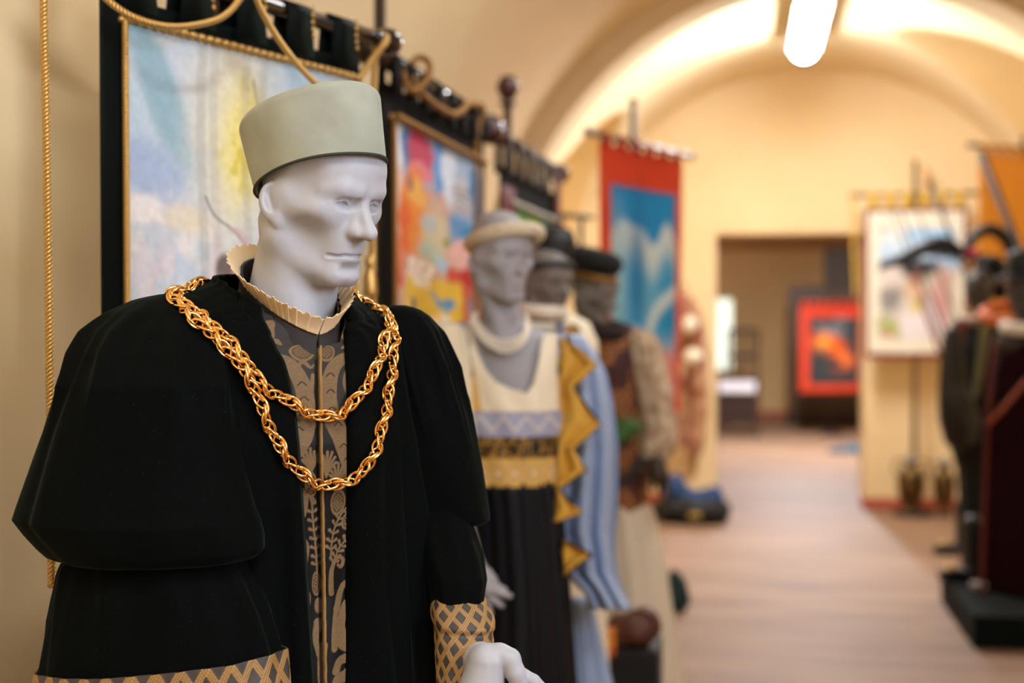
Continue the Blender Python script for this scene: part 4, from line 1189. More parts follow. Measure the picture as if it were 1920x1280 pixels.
def banner(name, label, A, B, h, paint, border, M_cloth, bw, tabs, M_tab, tabh=0.10, rod_r=0.016, rod_m=None, ball=0.03, res=(120, 90), wave=0.012,
           trim=None, pole=None, pole_top=0.25, pole_r=0.016, finial=True, group='processional banners', tabw=0.4, rod_ext=0.06, foot=True, trim_r=0.006, trim_step=0.012, tabtrim=False, rodA=None, rodB=None, m_paint=None):
    """A, B: top corners of the cloth; the rod runs tabh above it. border = widths (left, right, top, bottom) as fractions"""
    rod_m = rod_m or M_DKWOOD
    A, B = np.asarray(A, float), np.asarray(B, float); up = np.array([0, 0, 1.0])
    d = B - A; L = np.linalg.norm(d); du = d / L
    base = (A + B) / 2; pp = base if pole is None else A + d * pole
    t = thing(name, label, 'banner', (pp[0], pp[1], 0.0), group)
    l, r, tp, bt = border
    V, F, _, nrm, _ = cloth_sheet(A, B, h, 120, 100, wave)
    fi, fj = np.divmod(np.arange(len(F)), 99); uc, vc = (fj + .5) / 99, (fi + .5) / 119
    F = F[~((uc > l + .012) & (uc < 1 - r - .012) & (vc > tp + .012) & (vc < 1 - bt - .012))]        # the painting is let into the cloth
    mesh_obj('cloth', V, F, M_cloth, t, solid=0.0 if m_paint else 0.003)
    n, m = res
    V, F, col, nrm, _ = cloth_sheet(A, B, h, n, m, wave, paint, l, 1 - r, tp, 1 - bt, off=0.006)
    mesh_obj('painting', V, F, m_paint or M_PAINT, t, col=col)
    if trim is not None:
        sides = {'l': V[:, 0], 'r': V[:, -1], 't': V[0], 'b': V[-1]}
        for k in 'lrtb':
            q = sides[k] + nrm * 0.004
            if k == 't': Vb, Fb = braid_geo(q[::4], trim_r * 2.1, trim_step, 2)
            else: Vb, Fb = rope_geo(q[::6], trim_r * 1.15, 3, trim_step * 1.6)
            mesh_obj('braid', Vb, Fb, trim, t)
    rA, rB = A + up * tabh, B + up * tabh
    rod('rod', rA if rodA is None else rodA, rB if rodB is None else rodB, rod_r, rod_m, t, ball, rod_ext)
    for k in range(tabs):
        c = (k + 0.5) / tabs if tabs > 1 else 0.5
        hw = tabw / tabs * L
        a = np.linspace(-math.pi / 2, 3 * math.pi / 2, 17)
        R = rod_r + 0.004
        prof = [(R * 0.9, -tabh - 0.02)] + [(R * math.cos(x), R * math.sin(x)) for x in np.linspace(-0.5, math.pi + 0.5, 12)] + [(-R * 0.9, -tabh - 0.02)]
        cen = A + d * c + up * tabh
        V2 = []
        for o_, z_ in prof:
            for s_ in (-1, 1):
                w_ = hw * (1.25 if z_ < -tabh * 0.5 else 1.0)
                V2.append(cen + du * s_ * w_ + nrm * o_ + up * z_)
        tb_ = mesh_obj('tab', np.array(V2), gridF(len(prof), 2), M_tab, t, solid=0.003)
        if tabtrim:
            q = [cen + du * hw * 0.8 + nrm * (R + 0.005 + 0.002 * (i == 3)) - up * (tabh * 0.9 * i / 3 - 0.012) for i in range(4)]
            Vb, Fb = braid_geo(np.array(q), 0.0055, 0.010, 1); mesh_obj('tab_braid', Vb, Fb, trim, tb_)
    if pole is not None:
        pc = A + d * pole - nrm * 0.035
        top = A[2] + tabh + pole_top
        b = MB(); b.tube([(pc[0], pc[1], 0.02), (pc[0], pc[1], top)], pole_r, 14); b.build('pole', rod_m, t)
        if finial:
            b = MB(); b.lathe((pc[0], pc[1], top), (0, 0, 1), [(pole_r, -0.01), (ball * 0.7, 0), (ball * .7, .01), (pole_r * .8, .014), (ball * .6, .024), (ball, .02 + ball), (ball * .6, .02 + 1.8 * ball), (.001, .02 + 2 * ball)], 16); b.build('finial', rod_m, t)
        if foot:
            b = MB(); b.lathe((pc[0], pc[1], 0.0), (0, 0, 1), [(0.17, 0.0), (0.17, 0.02), (0.15, 0.03), (0.03, 0.045), (0.025, 0.12), (0.001, 0.12)], 24); b.build('base', M_BLACK, t)
    return t

# first banner: pale sky painting on dark green velvet with gold braid
A1, B1 = P(186, -165, 2.32), P(672, 116, 2.95)
A1[2] = B1[2] = P(672, 116, 2.95)[2]
A1 = np.array([*P(186, 200, 2.32)[:2], B1[2]])
banner('painted_banner', 'banner painted with pale blue sky on black-green velvet, behind the felt hat', A1, B1, 1.25, lambda u, v: paint_sky(u / 0.64, v * 2.2), (0.065, 0.03, 0.03, 0.06), M_GREENV, 0.05, 5, M_GREENV,
       tabh=0.060, rod_r=0.017, ball=0.030, res=(300, 200), wave=0.006, trim=M_GOLDT, pole=0.45, pole_top=0.02, finial=False, tabw=0.25, trim_r=0.0055, trim_step=0.0105, rod_ext=0.06, tabtrim=True)

# second banner: bright street scene
A2, B2 = P(712, 150, 3.55), P(905, 262, 4.75)
B2[2] = A2[2] = (A2[2] + B2[2]) / 2
banner('painted_banner', 'banner with crowded orange and yellow street painting, between the two nearest mannequins', A2, B2, 1.35, lambda u, v: paint_street(u ** 0.81, v * 2.05), (0.07, 0.035, 0.06, 0.05), mat('black_banner_cloth', (9, 7, 6), rough=0.8, spec=0.1), 0.05, 8, MATS['black_banner_cloth'],
       tabh=0.06, rod_r=0.024, ball=0.045, res=(220, 150), wave=0.008, trim=mat('dull_gold_braid', (150, 108, 52), rough=0.5, metal=0.6), pole=0.10, pole_top=0.7, finial=False, tabw=0.3, trim_step=0.02, trim_r=0.008)

# third banner: dark, red and black with fringe
A3, B3 = P(935, 300, 4.95), P(1040, 372, 6.1)
A3[2] = B3[2] = (A3[2] + B3[2]) / 2
M_MAROON = mat('maroon_velvet', (74, 10, 16), rough=0.7, sheen=0.3, sheen_tint=(200, 80, 90))
t3 = banner('painted_banner', 'small dark banner with maroon side strip and pale fringe, above the female mannequin', A3, B3, 1.2, paint_dark, (0.10, 0.08, 0.10, 0.05), MATS['black_banner_cloth'], 0.05, 6, M_BLACK,
       tabh=0.10, rod_r=0.022, rod_m=mat('dark_red_wood', (60, 14, 14), rough=0.3, coat=0.4), ball=0.045, res=(90, 70), wave=0.01, trim=mat('silver_fringe', (176, 170, 156), rough=0.5, metal=0.4), pole=0.28, pole_top=0.16, tabw=0.26, trim_step=0.03, trim_r=0.010)
V, F, _, _, _ = cloth_sheet(A3 + np.array([0, 0, -0.07]), B3 + np.array([0, 0, -0.07]), 1.0, 20, 8, 0.01, None, -0.06, 0.14, 0, 1, off=0.02)
mesh_obj('maroon_strip', V, F, M_MAROON, t3, solid=0.006)
V, F, _, _, _ = cloth_sheet(A3 + np.array([0, 0, 0.08]), B3 + np.array([0, 0, 0.08]), 1.1, 20, 8, 0.01, None, 0.90, 1.0, 0, 1, off=0.02)
mesh_obj('maroon_strip', V, F, M_MAROON, t3, solid=0.006)

# fourth banner: red with a blue sea painting
A4, B4 = P(1122, 262, 6.6), P(1280, 306, 7.4)
A4[2] = B4[2] = (A4[2] + B4[2]) / 2
M_REDC = mat('vermilion_cotton', (226, 78, 52), rough=0.8, var=0.15, vscale=5, thin=0.5)
M_SILK = mat('painted_thin_silk', (200, 200, 200), rough=0.75, attr=True, spec=0.25, thin=0.5)
banner('painted_banner', 'red cotton banner with a blue sea and surf painting', A4, B4, 1.30, paint_sea, (0.11, 0.11, 0.14, 0.05), M_REDC, 0.05, 6, M_REDC,
       tabh=0.035, rod_r=0.014, rod_m=mat('grey_metal_rod', (120, 112, 110), rough=0.35, metal=0.7), ball=0.022, res=(160, 110), wave=0.02, pole=0.46, pole_top=0.17, tabw=0.14, m_paint=M_SILK)

# gold cords of the first banner
def cord(name, label, pts, r, pitch, mt, strands=3, group=None):
    V, F = rope_geo(np.array([P(*q) for q in pts]), r, strands, pitch)
    o = mesh_obj(name, V, F, mt); tag(o, label, 'cord', group); return o

cord('gold_cord', 'straight twisted gold cord hanging down the wall at the left edge', [(80, -420, 2.16), (82, 0, 2.16), (86, 200, 2.16), (90, 450, 2.16), (94, 760, 2.16), (97, 1100, 2.16)], 0.0062, 0.019, M_GOLDT)
cord('gold_cord', 'gold cord swagged across the top left of the sky banner', [(150, -60, 2.26), (195, -6, 2.27), (250, 32, 2.28), (320, 50, 2.31), (390, 42, 2.36), (430, 22, 2.40), (470, -30, 2.44)], 0.0060, 0.02, M_GOLDT)
cord('gold_cord', 'gold cord slanting down behind the felt hat', [(440, -120, 2.40), (482, 0, 2.45), (510, 55, 2.49), (545, 105, 2.53), (585, 150, 2.57), (640, 200, 2.62)], 0.0060, 0.02, M_GOLDT)
tc_ = cord('gold_cord', 'gold cord with tassel looped over the rod end between the first two banners', [(672, 150, 2.92), (700, 108, 2.95), (722, 80, 2.97), (722, 66, 3.03), (712, 62, 3.05), (706, 80, 3.05), (703, 130, 3.0), (698, 250, 3.0), (698, 400, 3.0), (699, 560, 3.0), (700, 700, 3.0)], 0.0075, 0.024, M_GOLDT)
b = MB(); b.lathe(P(694, 556, 2.985), (0, 0, 1), [(.014, 0), (.016, .01), (.013, .045), (.008, .06), (.011, .066), (.011, .078), (.004, .088)], 14); b.build('tassel', M_GOLDT, tc_)
cord('gold_cord', 'looped gold cord wound round the shiny rod of the street banner', [(748, 118, 3.7), (770, 170, 3.72), (800, 150, 3.8), (805, 118, 3.85), (785, 108, 3.85), (770, 130, 3.8), (790, 175, 3.8), (850, 215, 4.1), (880, 195, 4.35), (905, 205, 4.6), (893, 260, 4.6), (893, 420, 4.6), (892, 600, 4.6)], 0.010, 0.03, MATS['dull_gold_braid'])

# thin black rack behind the capped mannequin
rk = thing('wire_rack', 'thin black metal rack behind the gold-banded cap', 'rack', np.append(P(1080, 410, 6.3)[:2], 0.0))
a_, c_ = P(1040, 402, 6.2), P(1112, 412, 6.4); c_[2] = a_[2]
b = MB(); b.tube([a_, c_], 0.010, 8); b.build('bar', M_BLACK, rk)
for px in (1052, 1090):
    q = a_ + (c_ - a_) * ((px - 1040) / 72.0); b = MB(); b.tube([(q[0], q[1], 0.0), q], 0.009, 8); b.build('upright', M_BLACK, rk)
# ------------------------------------------------------------------ mannequins further along the wall
def floor_y(D): return 600 + 1.55 * F_PX / D * 1.0

def body_sdf_mesh(px, py, D, yaw, pitch, neck_base, shL, shR, chest, h, female=True, sh_r=0.05, chest_r=(0.13, 0.10, 0.16), neck_r=0.046):
    """head, neck, shoulders and chest as one surface"""
    R, O = head_pose(px, py, D, yaw, pitch)
    hf = head_sdf(female, neck=neck_local(R, O, neck_base), neck_r=neck_r)
    shL, shR, chest, nb = map(np.asarray, (shL, shR, chest, neck_base))
    def fn(p):
        q = [p[i] - O[i] for i in range(3)]
        l = [q[0] * R[0, i] + q[1] * R[1, i] + q[2] * R[2, i] for i in range(3)]
        d = hf(l)
        d = smin(d, s_cap(p, shL, shR, sh_r), 0.05)
        d = smin(d, s_ell(p, chest, chest_r), 0.05)
        return d
    pts = np.array([shL, shR, chest, O])
    lo = np.minimum(pts.min(0) - 0.13, chest - np.array(chest_r) - 0.02); hi = np.maximum(pts.max(0) + 0.14, 0)
    hi = np.maximum(hi, O + 0.14)
    return surfnet(fn, lo, hi, h), R, O

def band_noise(x, y, s): return fbm(x / s, y / s, 3)

# ---- the woman in the banded gown
wom = thing('mannequin', 'grey female mannequin in navy gown with banded bodice and pearl strands', 'mannequin', P(955, 800, 3.74) * [1, 1, 0])
(Vw, Fw), WR, WO = body_sdf_mesh(936, 480, 3.70, 34, 3, P(946, 640, 3.74), P(868, 655, 3.72), P(1040, 652, 3.82), P(955, 745, 3.76), 0.0035, True, chest_r=(0.135, 0.105, 0.17))
mesh_obj('body', Vw, Fw, M_SKIN2, wom)
GN = np.array([(845, 612), (872, 612), (886, 622), (897, 655), (912, 690), (930, 712), (955, 724), (985, 733), (1000, 715), (1008, 680), (1015, 640), (1022, 624), (1062, 626)], float)

def build_bodice():
    n, m = 260, 150
    rows = np.array([(595, 850, 1058), (660, 842, 1063), (760, 850, 1060), (905, 866, 1048)], float)
    th = np.linspace(0, 2 * np.pi, n, endpoint=False); D = 3.75
    V = np.zeros((m, n, 3)); X = np.zeros((m, n)); Y = np.zeros((m, n))
    front = np.sin(th) > -0.15
    x0 = 953 + 108 * np.cos(th)
    ytop = np.where(front, np.interp(x0, GN[:, 0], GN[:, 1]), 604)
    for i in range(m):
        t = i / (m - 1)
        y = ytop + (905 - ytop) * t
        xl = np.interp(y, rows[:, 0], rows[:, 1]); xr = np.interp(y, rows[:, 0], rows[:, 2])
        a = (xr - xl) / 2 * D / F_PX; c = (xl + xr) / 2
        bul = 1 + 0.02 * np.cos(11 * th + y * .05) * sst(640, 760, y)
        dep = np.interp(y, [595, 640, 700, 780, 905], [0.46, 0.60, 0.80, 0.86, 0.80])
        for j in range(n):
            V[i, j] = P(c[j], y[j], D) + _r * a[j] * math.cos(th[j]) * bul[j] - _fh * a[j] * dep[j] * math.sin(th[j]) * bul[j]
        X[i] = c + (xr - xl) / 2 * np.cos(th); Y[i] = y
    col = np.ones((m, n, 1)) * lin((150, 158, 190))
    def gold_black(c, msk):
        nz = band_noise(X * 1.0, Y * 1.0, 5.0)
        g = lin((28, 22, 10)) * np.ones(X.shape + (1,)); g = mixc(g, sst(.5, .58, nz), (170, 128, 50)); return c * (1 - msk[..., None]) + g * msk[..., None]
    up = sst(768, 764, Y)
    col = mixc(col, sst(700, 704, Y) * up, (222, 178, 90)); col = gold_black(col, sst(664, 668, Y) * sst(704, 700, Y))
    lace = sst(870, 874, X - (Y - 612) * 0.22) * sst(1046, 1042, X) * up
    col = mixc(col, lace, (242, 232, 206))
    zig = np.abs(((X / 42.0) % 1) - .5) * 2 * 26 + 775
    b1 = sst(766, 770, Y); col = mixc(col, b1, (164, 168, 196)); col = mixc(col, b1 * sst(4, 2.5, np.abs(Y - zig)) * sst(814, 810, Y), (222, 214, 200))
    col = gold_black(col, sst(811, 814, Y)); b3 = sst(851, 854, Y); col = mixc(col, b3, (222, 178, 86))
    zz = np.abs(((X / 40.0) % 1) - .5) * 2 * 40 + 857
    col = mixc(col, b3 * np.maximum(sst(3.4, 2, np.abs(Y - zz)), sst(3.4, 2, np.abs(1754 - Y - zz))) * .8, (176, 160, 150))
    mesh_obj('bodice', V, gridF(m, n, cv=True), mat('banded_gown_cloth', (200, 190, 160), rough=0.6, attr=True, sheen=0.1), wom, col=col, solid=0.004)
    for px in (905, 934, 966, 1000, 1032):
        b = MB(); a = (1048 - 866) / 2 * D / F_PX; c_ = (px - 957) / 91.0
        b.ball(P(px, 880, D) - _fh * a * 0.80 * math.sqrt(max(0.05, 1 - c_ * c_)) - _fh * 0.003, 0.006, 10); b.build('pearl_button', mat('pearl', (240, 232, 214), rough=0.2, coat=0.5), wom)

build_bodice()
M_NAVY = mat('navy_pleated_satin', (4, 6, 15), rough=0.5, spec=0.25)
yb = floor_y(3.75) - 8
V, F = tube_px([(898, 868, 1047), (960, 876, 1054), (1100, 880, 1066), (1280, 870, 1080), (yb, 820, 1130)], 3.75, depth=0.8, n=240, m=50, fold=folds((0.028, 19, 0.4, 0.5), (0.02, 7, 1.0, 1.0)))
mesh_obj('skirt', V, F, M_NAVY, wom)
M_CREAM = mat('cream_muslin', (232, 220, 192), rough=0.85, sheen=0.1)
V, F = tube_px([(604, 812, 850), (612, 795, 866), (640, 784, 874), (700, 786, 882), (780, 796, 890), (860, 810, 890), (900, 822, 880)], 3.66, depth=0.8, n=80, m=40, fold=folds((0.05, 9, 0, 1), (0.03, 5, 1, 0)))
mesh_obj('sleeve', V, F, M_CREAM, wom)
V, F = hand_px([[(846, 880, .02, .034), (868, 980, -.06, .026), (890, 1050, -.12, .020)], [(890, 1050, -.12, .019), (908, 1084, -.14, .022), (914, 1104, -.15, .020)],
                [(915, 1072, -.14, .010), (926, 1086, -.15, .008), (930, 1092, -.15, .006)], [(916, 1090, -.145, .010), (932, 1100, -.15, .009), (946, 1106, -.15, .0075)],
                [(916, 1104, -.15, .010), (936, 1112, -.16, .009), (956, 1117, -.16, .0075)], [(914, 1118, -.15, .010), (930, 1128, -.155, .0085), (941, 1135, -.16, .007)], [(908, 1124, -.14, .010), (916, 1142, -.15, .008), (920, 1152, -.155, .0065)]], 3.66, 0.0035, k=0.006)
mesh_obj('arm', V, F, M_SKIN2, wom)

# cape with dagged edges
def sheet_px(rows, D, nu, nv, dfun, sharp=False):
    rows = np.array(rows, float)
    y = np.linspace(rows[0, 0], rows[-1, 0], nv); y = np.unique(np.concatenate([y, rows[:, 0]]))
    xl = np.interp(y, rows[:, 0], rows[:, 1]); xr = np.interp(y, rows[:, 0], rows[:, 2])
    u = np.linspace(0, 1, nu)
    V = np.zeros((len(y), nu, 3)); UU = np.zeros((len(y), nu))
    for i in range(len(y)):
        for j in range(nu):
            V[i, j] = P(xl[i] + (xr[i] - xl[i]) * u[j], y[i], D + dfun(u[j], (y[i] - y[0]) / (y[-1] - y[0])))
    return V, gridF(len(y), nu)

M_BLUE = mat('light_blue_satin', (150, 172, 208), rough=0.45, sheen=0.15, var=0.15, vscale=6)
M_YELL = mat('golden_yellow_satin', (222, 172, 68), rough=0.42, sheen=0.1, var=0.12, vscale=9)
cape = [(628, 1050, 1092), (660, 1052, 1118), (700, 1052, 1138), (760, 1052, 1151), (840, 1050, 1160), (915, 1044, 1159), (980, 1040, 1156), (1000, 1041, 1153), (1040, 1060, 1154), (1075, 1062, 1158), (1110, 1098, 1168), (1132, 1106, 1182), (1142, 1110, 1187)]
V, F = sheet_px(cape, 3.82, 60, 90, lambda u, v: 0.035 * math.cos(u * 19 + 1.0) * (0.35 + 0.65 * v) + 0.05 * u - 0.06 * math.sin(math.pi * min(u * 1.1, 1)))
mesh_obj('cape', V, F, M_BLUE, wom, solid=0.005)
zz = [(634, 1050, 1060), (660, 1052, 1092), (684, 1053, 1119), (704, 1053, 1097), (726, 1052, 1075), (760, 1051, 1100), (795, 1050, 1126), (820, 1049, 1100), (843, 1048, 1073), (862, 1047, 1086), (882, 1046, 1101), (902, 1044, 1072), (916, 1043, 1047), (938, 1041, 1068), (961, 1040, 1092), (970, 1040, 1066), (978, 1040, 1043)]
V, F = sheet_px(zz, 3.70, 14, 90, lambda u, v: -0.02 * u + 0.012 * math.cos(u * 8 + v * 14))
lining = mesh_obj('cape_lining', V, F, M_YELL, wom, solid=0.004); lining['label'] = 'golden yellow dagged lining'
V, F = sheet_px([(1012, 1058, 1060), (1026, 1056, 1086), (1040, 1056, 1111), (1058, 1057, 1086), (1078, 1058, 1062)], 3.71, 14, 30, lambda u, v: -0.02 * u + 0.01 * math.cos(u * 8 + v * 6))
mesh_obj('cape_lining', V, F, M_YELL, wom, solid=0.004)
# dark piping of the dagged edge
for part in (zz, [(1012, 1058, 1060), (1040, 1056, 1111), (1078, 1058, 1062)]):
    q = np.array([P(r[2], r[0], 3.678) for r in part]); b = MB()
    for a_, c_ in zip(q[:-1], q[1:]): b.tube([a_, c_], 0.0035, 6)
    b.build('piping', mat('dark_piping', (52, 44, 40), rough=0.7), wom)
V, F = tube_px([(1120, 1068, 1108), (1200, 1070, 1126), (1280, 1068, 1146), (floor_y(4.05) - 6, 1040, 1200)], 4.05, depth=0.6, n=90, m=30, fold=folds((0.06, 7, 0, 2), (0.03, 13, 1, -1)))
mesh_obj('cape_train', V, F, M_BLUE, wom)
b = MB(); b.lathe(P(955, 800, 3.74) * [1, 1, 0], (0, 0, 1), [(0.17, 0), (0.17, .012), (.16, .016), (.02, .018), (.018, .9), (.001, .9)], 28); b.build('stand', M_BLACK, wom)

# headband
def torus_geo(c, R, ax, ay, r, n=64, k=16, bump=0.0):
    a = np.linspace(0, 2 * np.pi, n, endpoint=False); p = np.stack([ax * np.cos(a), ay * np.sin(a), 0 * a], -1)
    V = []
    for i in range(n):
        t = unit(p[(i + 1) % n] - p[i - 1]); nn = np.cross(t, [0, 0, 1.0])
        for j in range(k):
            b_ = 2 * np.pi * j / k; V.append(p[i] + r * (1 + bump * math.cos(i * 2.2)) * (math.cos(b_) * nn + math.sin(b_) * np.array([0, 0, 1.0])))
    return np.array(V) @ R.T + c, gridF(n, k, True, True)
hb_c = P(946, 449, 3.70)
hb = thing('headband', 'padded cream roll headband on the female mannequin', 'headband', hb_c)
V, F = torus_geo(hb_c, rotz(los(946) + R_(32)) @ rotx(R_(-13)), 0.084, 0.103, 0.0185, bump=0.02)
mesh_obj('padded_roll', V, F, mat('cream_boucle', (224, 210, 182), rough=0.9, bump=0.5, bscale=120, var=0.15, vscale=60), hb)
# pearl strands
pn = thing('pearl_necklace', 'four strands of white pearls round the female mannequin\'s neck', 'necklace', P(945, 655, 3.62))
for k in range(4):
    pts = [(892 + 1.5 * k, 585, 3.77), (884 + 3 * k, 598, 3.70), (893 + 3 * k, 622 - 3 * k, 3.655), (916 + 2 * k, 646 - 5 * k, 3.635), (944, 659 - 7 * k, 3.63), (972 - 2 * k, 652 - 6 * k, 3.645), (989 - 2 * k, 630 - 3 * k, 3.675), (992 - 2 * k, 606, 3.73), (986, 588, 3.79)]
    V, F = braid_geo(np.array([P(*q) for q in pts]), 0.0045, 0.0085, 1); mesh_obj('pearl_strand', V, F, MATS['pearl'], pn)

# ---- third mannequin: black hat, gold collar
m3 = thing('mannequin', 'mannequin with tall black hat and gold-spotted collar behind the female mannequin', 'mannequin', P(1042, 800, 4.65) * [1, 1, 0])
(Vw, Fw), R3, O3 = body_sdf_mesh(1022, 530, 4.65, 40, 2, P(1025, 620, 4.68), P(990, 625, 4.66), P(1085, 625, 4.74), P(1035, 680, 4.70), 0.0055, False)
mesh_obj('body', Vw, Fw, M_SKIN3, m3)
V, F = tube_px([(586, 1000, 1070), (600, 978, 1100), (640, 960, 1118), (760, 962, 1122), (1000, 960, 1125), (floor_y(4.68) - 6, 940, 1150)], 4.68, depth=0.7, n=120, m=50, fold=folds((0.03, 9, 0, 1), (0.02, 15, 1, 0)))
mesh_obj('gown', V, F, M_CREAM, m3)
V, F = torus_geo(P(1026, 615, 4.66), rotz(los(1030) + R_(30)) @ rotx(R_(14)), 0.082, 0.085, 0.034); o = mesh_obj('collar', V, F, mat('gold_spotted_collar', (176, 122, 34), rough=0.5, var=0.9, vscale=14, var2=(20, 12, 6)), m3)
V, F = torus_geo(P(1018, 582, 4.62), rotz(los(1030) + R_(30)) @ rotx(R_(8)), 0.060, 0.062, 0.024); mesh_obj('fur_ruff', V, F, mat('white_fur', (226, 216, 200), rough=0.95, bump=0.5, bscale=90), m3)
V, F = sheet_px([(478, 1042, 1058), (520, 1034, 1066), (560, 1030, 1068)], 4.66, 14, 20, lambda u, v: 0.02 * math.cos(u * 12)); mesh_obj('veil', V, F, mat('rose_red_veil', (150, 58, 74), rough=0.7, var=0.5, vscale=20), m3, solid=0.004)
hc = P(1030, 512, 4.66); h3 = thing('tall_hat', 'tall soft black hat leaning right, between woman and capped mannequin', 'hat', hc)
V, F = tube_px([(426, 1030, 1064, .02), (432, 1010, 1074, .02), (450, 1000, 1080, .01), (480, 996, 1074), (505, 994, 1058), (516, 1000, 1050)], 4.66, depth=0.9, n=60, m=30, tilt=-0.1); mesh_obj('crown', V, F, M_BLACK, h3)
V, F = torus_geo(P(1024, 507, 4.66), rotz(los(1030) + R_(30)) @ rotx(R_(-10)), 0.080, 0.098, 0.012); mesh_obj('brim', V, F, M_BLACK, h3)
b = MB(); b.lathe(P(1042, 800, 4.65) * [1, 1, 0], (0, 0, 1), [(0.17, 0), (0.17, .012), (.02, .018), (.001, .9)], 24); b.build('stand', M_BLACK, m3)

# ---- fourth mannequin: cap with gold band, brocade vest, lace sleeve
m4 = thing('mannequin', 'dark grey male mannequin with gold-banded black cap, brown brocade vest and lace sleeve', 'mannequin', P(1165, 800, 5.65) * [1, 1, 0])
(Vw, Fw), R4, O4 = body_sdf_mesh(1112, 545, 5.6, 58, 14, P(1120, 640, 5.68), P(1110, 655, 5.66), P(1200, 655, 5.76), P(1150, 700, 5.7), 0.005, False, neck_r=0.055)
mesh_obj('body', Vw, Fw, M_SKIN3, m4)
def vest_col(V):
    x = V[..., 0] * 60 + V[..., 1] * 60; z = V[..., 2] * 60
    g = np.minimum(np.abs((x + z) / 3 % 1 - .5), np.abs((x - z) / 3 % 1 - .5)); c = np.ones(x.shape + (1,)) * lin((92, 40, 20)); c = mixc(c, sst(.16, .08, g), (170, 110, 46)); return mixc(c, sst(.5, .65, fbm(x * .2, z * .2, 3)), (60, 18, 12))
V, F = tube_px([(612, 1120, 1190), (628, 1096, 1214), (680, 1090, 1222), (780, 1098, 1222), (880, 1110, 1216), (962, 1110, 1214), (968, 1116, 1208)], 5.66, depth=0.72, n=120, m=90, fold=folds((0.02, 6, 0, 1)))
mesh_obj('vest', V, F, mat('brown_gold_brocade', (110, 60, 30), rough=0.6, attr=True), m4, col=vest_col(V))
V, F = tube_px([(618, 1188, 1212), (632, 1180, 1232), (680, 1184, 1246), (740, 1196, 1260), (800, 1206, 1270), (840, 1200, 1268), (868, 1206, 1252), (876, 1214, 1244)], 5.58, depth=0.8, n=80, m=50, fold=folds((0.06, 7, 0, 3), (0.04, 12, 1, -2)))
mesh_obj('lace_sleeve', V, F, mat('beige_lace', (206, 186, 158), rough=0.9, var=0.6, vscale=22, var2=(150, 118, 92), bump=0.4, bscale=60), m4)
V, F = hand_px([[(1230, 866, 0, .034), (1236, 890, -.01, .036)], [(1226, 888, 0, .016), (1222, 914, -.01, .011)], [(1238, 892, 0, .016), (1240, 922, -.02, .011)], [(1246, 886, 0, .014), (1254, 910, -.01, .010)], [(1222, 880, 0, .014), (1210, 896, 0, .010)]], 5.55, 0.005, 0.008); o = mesh_obj('gloved_hand', V, F, mat('dark_glove', (58, 46, 38), rough=0.7), m4)
V, F = tube_px([(940, 1112, 1212), (960, 1120, 1226), (1050, 1124, 1246), (1190, 1128, 1268), (floor_y(5.66) - 40, 1120, 1285), (floor_y(5.66) - 4, 1116, 1290)], 5.66, depth=0.7, n=120, m=40, fold=folds((0.03, 11, 0, 1), (0.03, 6, 2, 0)))
mesh_obj('white_skirt', V, F, mat('ivory_wool', (214, 202, 180), rough=0.85), m4)
V, F = sheet_px([(784, 1148, 1190), (800, 1140, 1206), (820, 1130, 1190), (834, 1128, 1160)], 5.46, 12, 20, lambda u, v: 0.01 * math.cos(u * 6)); o = mesh_obj('green_sash', V, F, mat('green_sash', (62, 96, 44), rough=0.7), m4, solid=0.004)
b = MB(); q = [P(1118, 960, 5.42), P(1165, 905, 5.43), P(1212, 862, 5.46)]; b.tube(smooth_path(q, 14), 0.016, 8); b.build('belt', M_BLACK, m4)
V, F = torus_geo(P(1136, 618, 5.66), rotz(los(1130) + R_(40)) @ rotx(R_(12)), 0.085, 0.085, 0.032); mesh_obj('shawl_collar', V, F, mat('dark_brown_fur', (40, 24, 18), rough=0.9), m4)
cc = P(1104, 512, 5.6); c4 = thing('cap', 'flat black cap with gold band on dark grey mannequin', 'cap', cc)
CR = rotz(los(1104) + R_(58)) @ rotx(R_(14)) @ roty(R_(0))
n = 40; th = np.linspace(0, 2 * np.pi, n, endpoint=False); V = []
for r, z in ((0.94, -0.02), (1.0, -0.005), (1.16, 0.02), (1.22, 0.045), (1.12, 0.07), (0.8, 0.085), (0.3, 0.09), (0.01, 0.09)): V.append(np.stack([0.085 * r * np.cos(th), 0.104 * r * np.sin(th), np.full(n, z)], -1))
V = np.array(V) @ CR.T + P(1108, 507, 5.6); mesh_obj('crown', V, gridF(8, n, cv=True), mat('black_velvet_cap', (10, 9, 9), rough=0.9, sheen=0.1), c4)
V, F = torus_geo(P(1110, 516, 5.6), CR, 0.083, 0.103, 0.014); mesh_obj('gold_band', V, F, mat('tarnished_gold_band', (132, 92, 36), rough=0.5, metal=0.5), c4)
b = MB(); b.lathe(P(1165, 800, 5.65) * [1, 1, 0], (0, 0, 1), [(0.17, 0), (0.17, .012), (.02, .018), (.001, .9)], 24); b.build('stand', M_BLACK, m4)

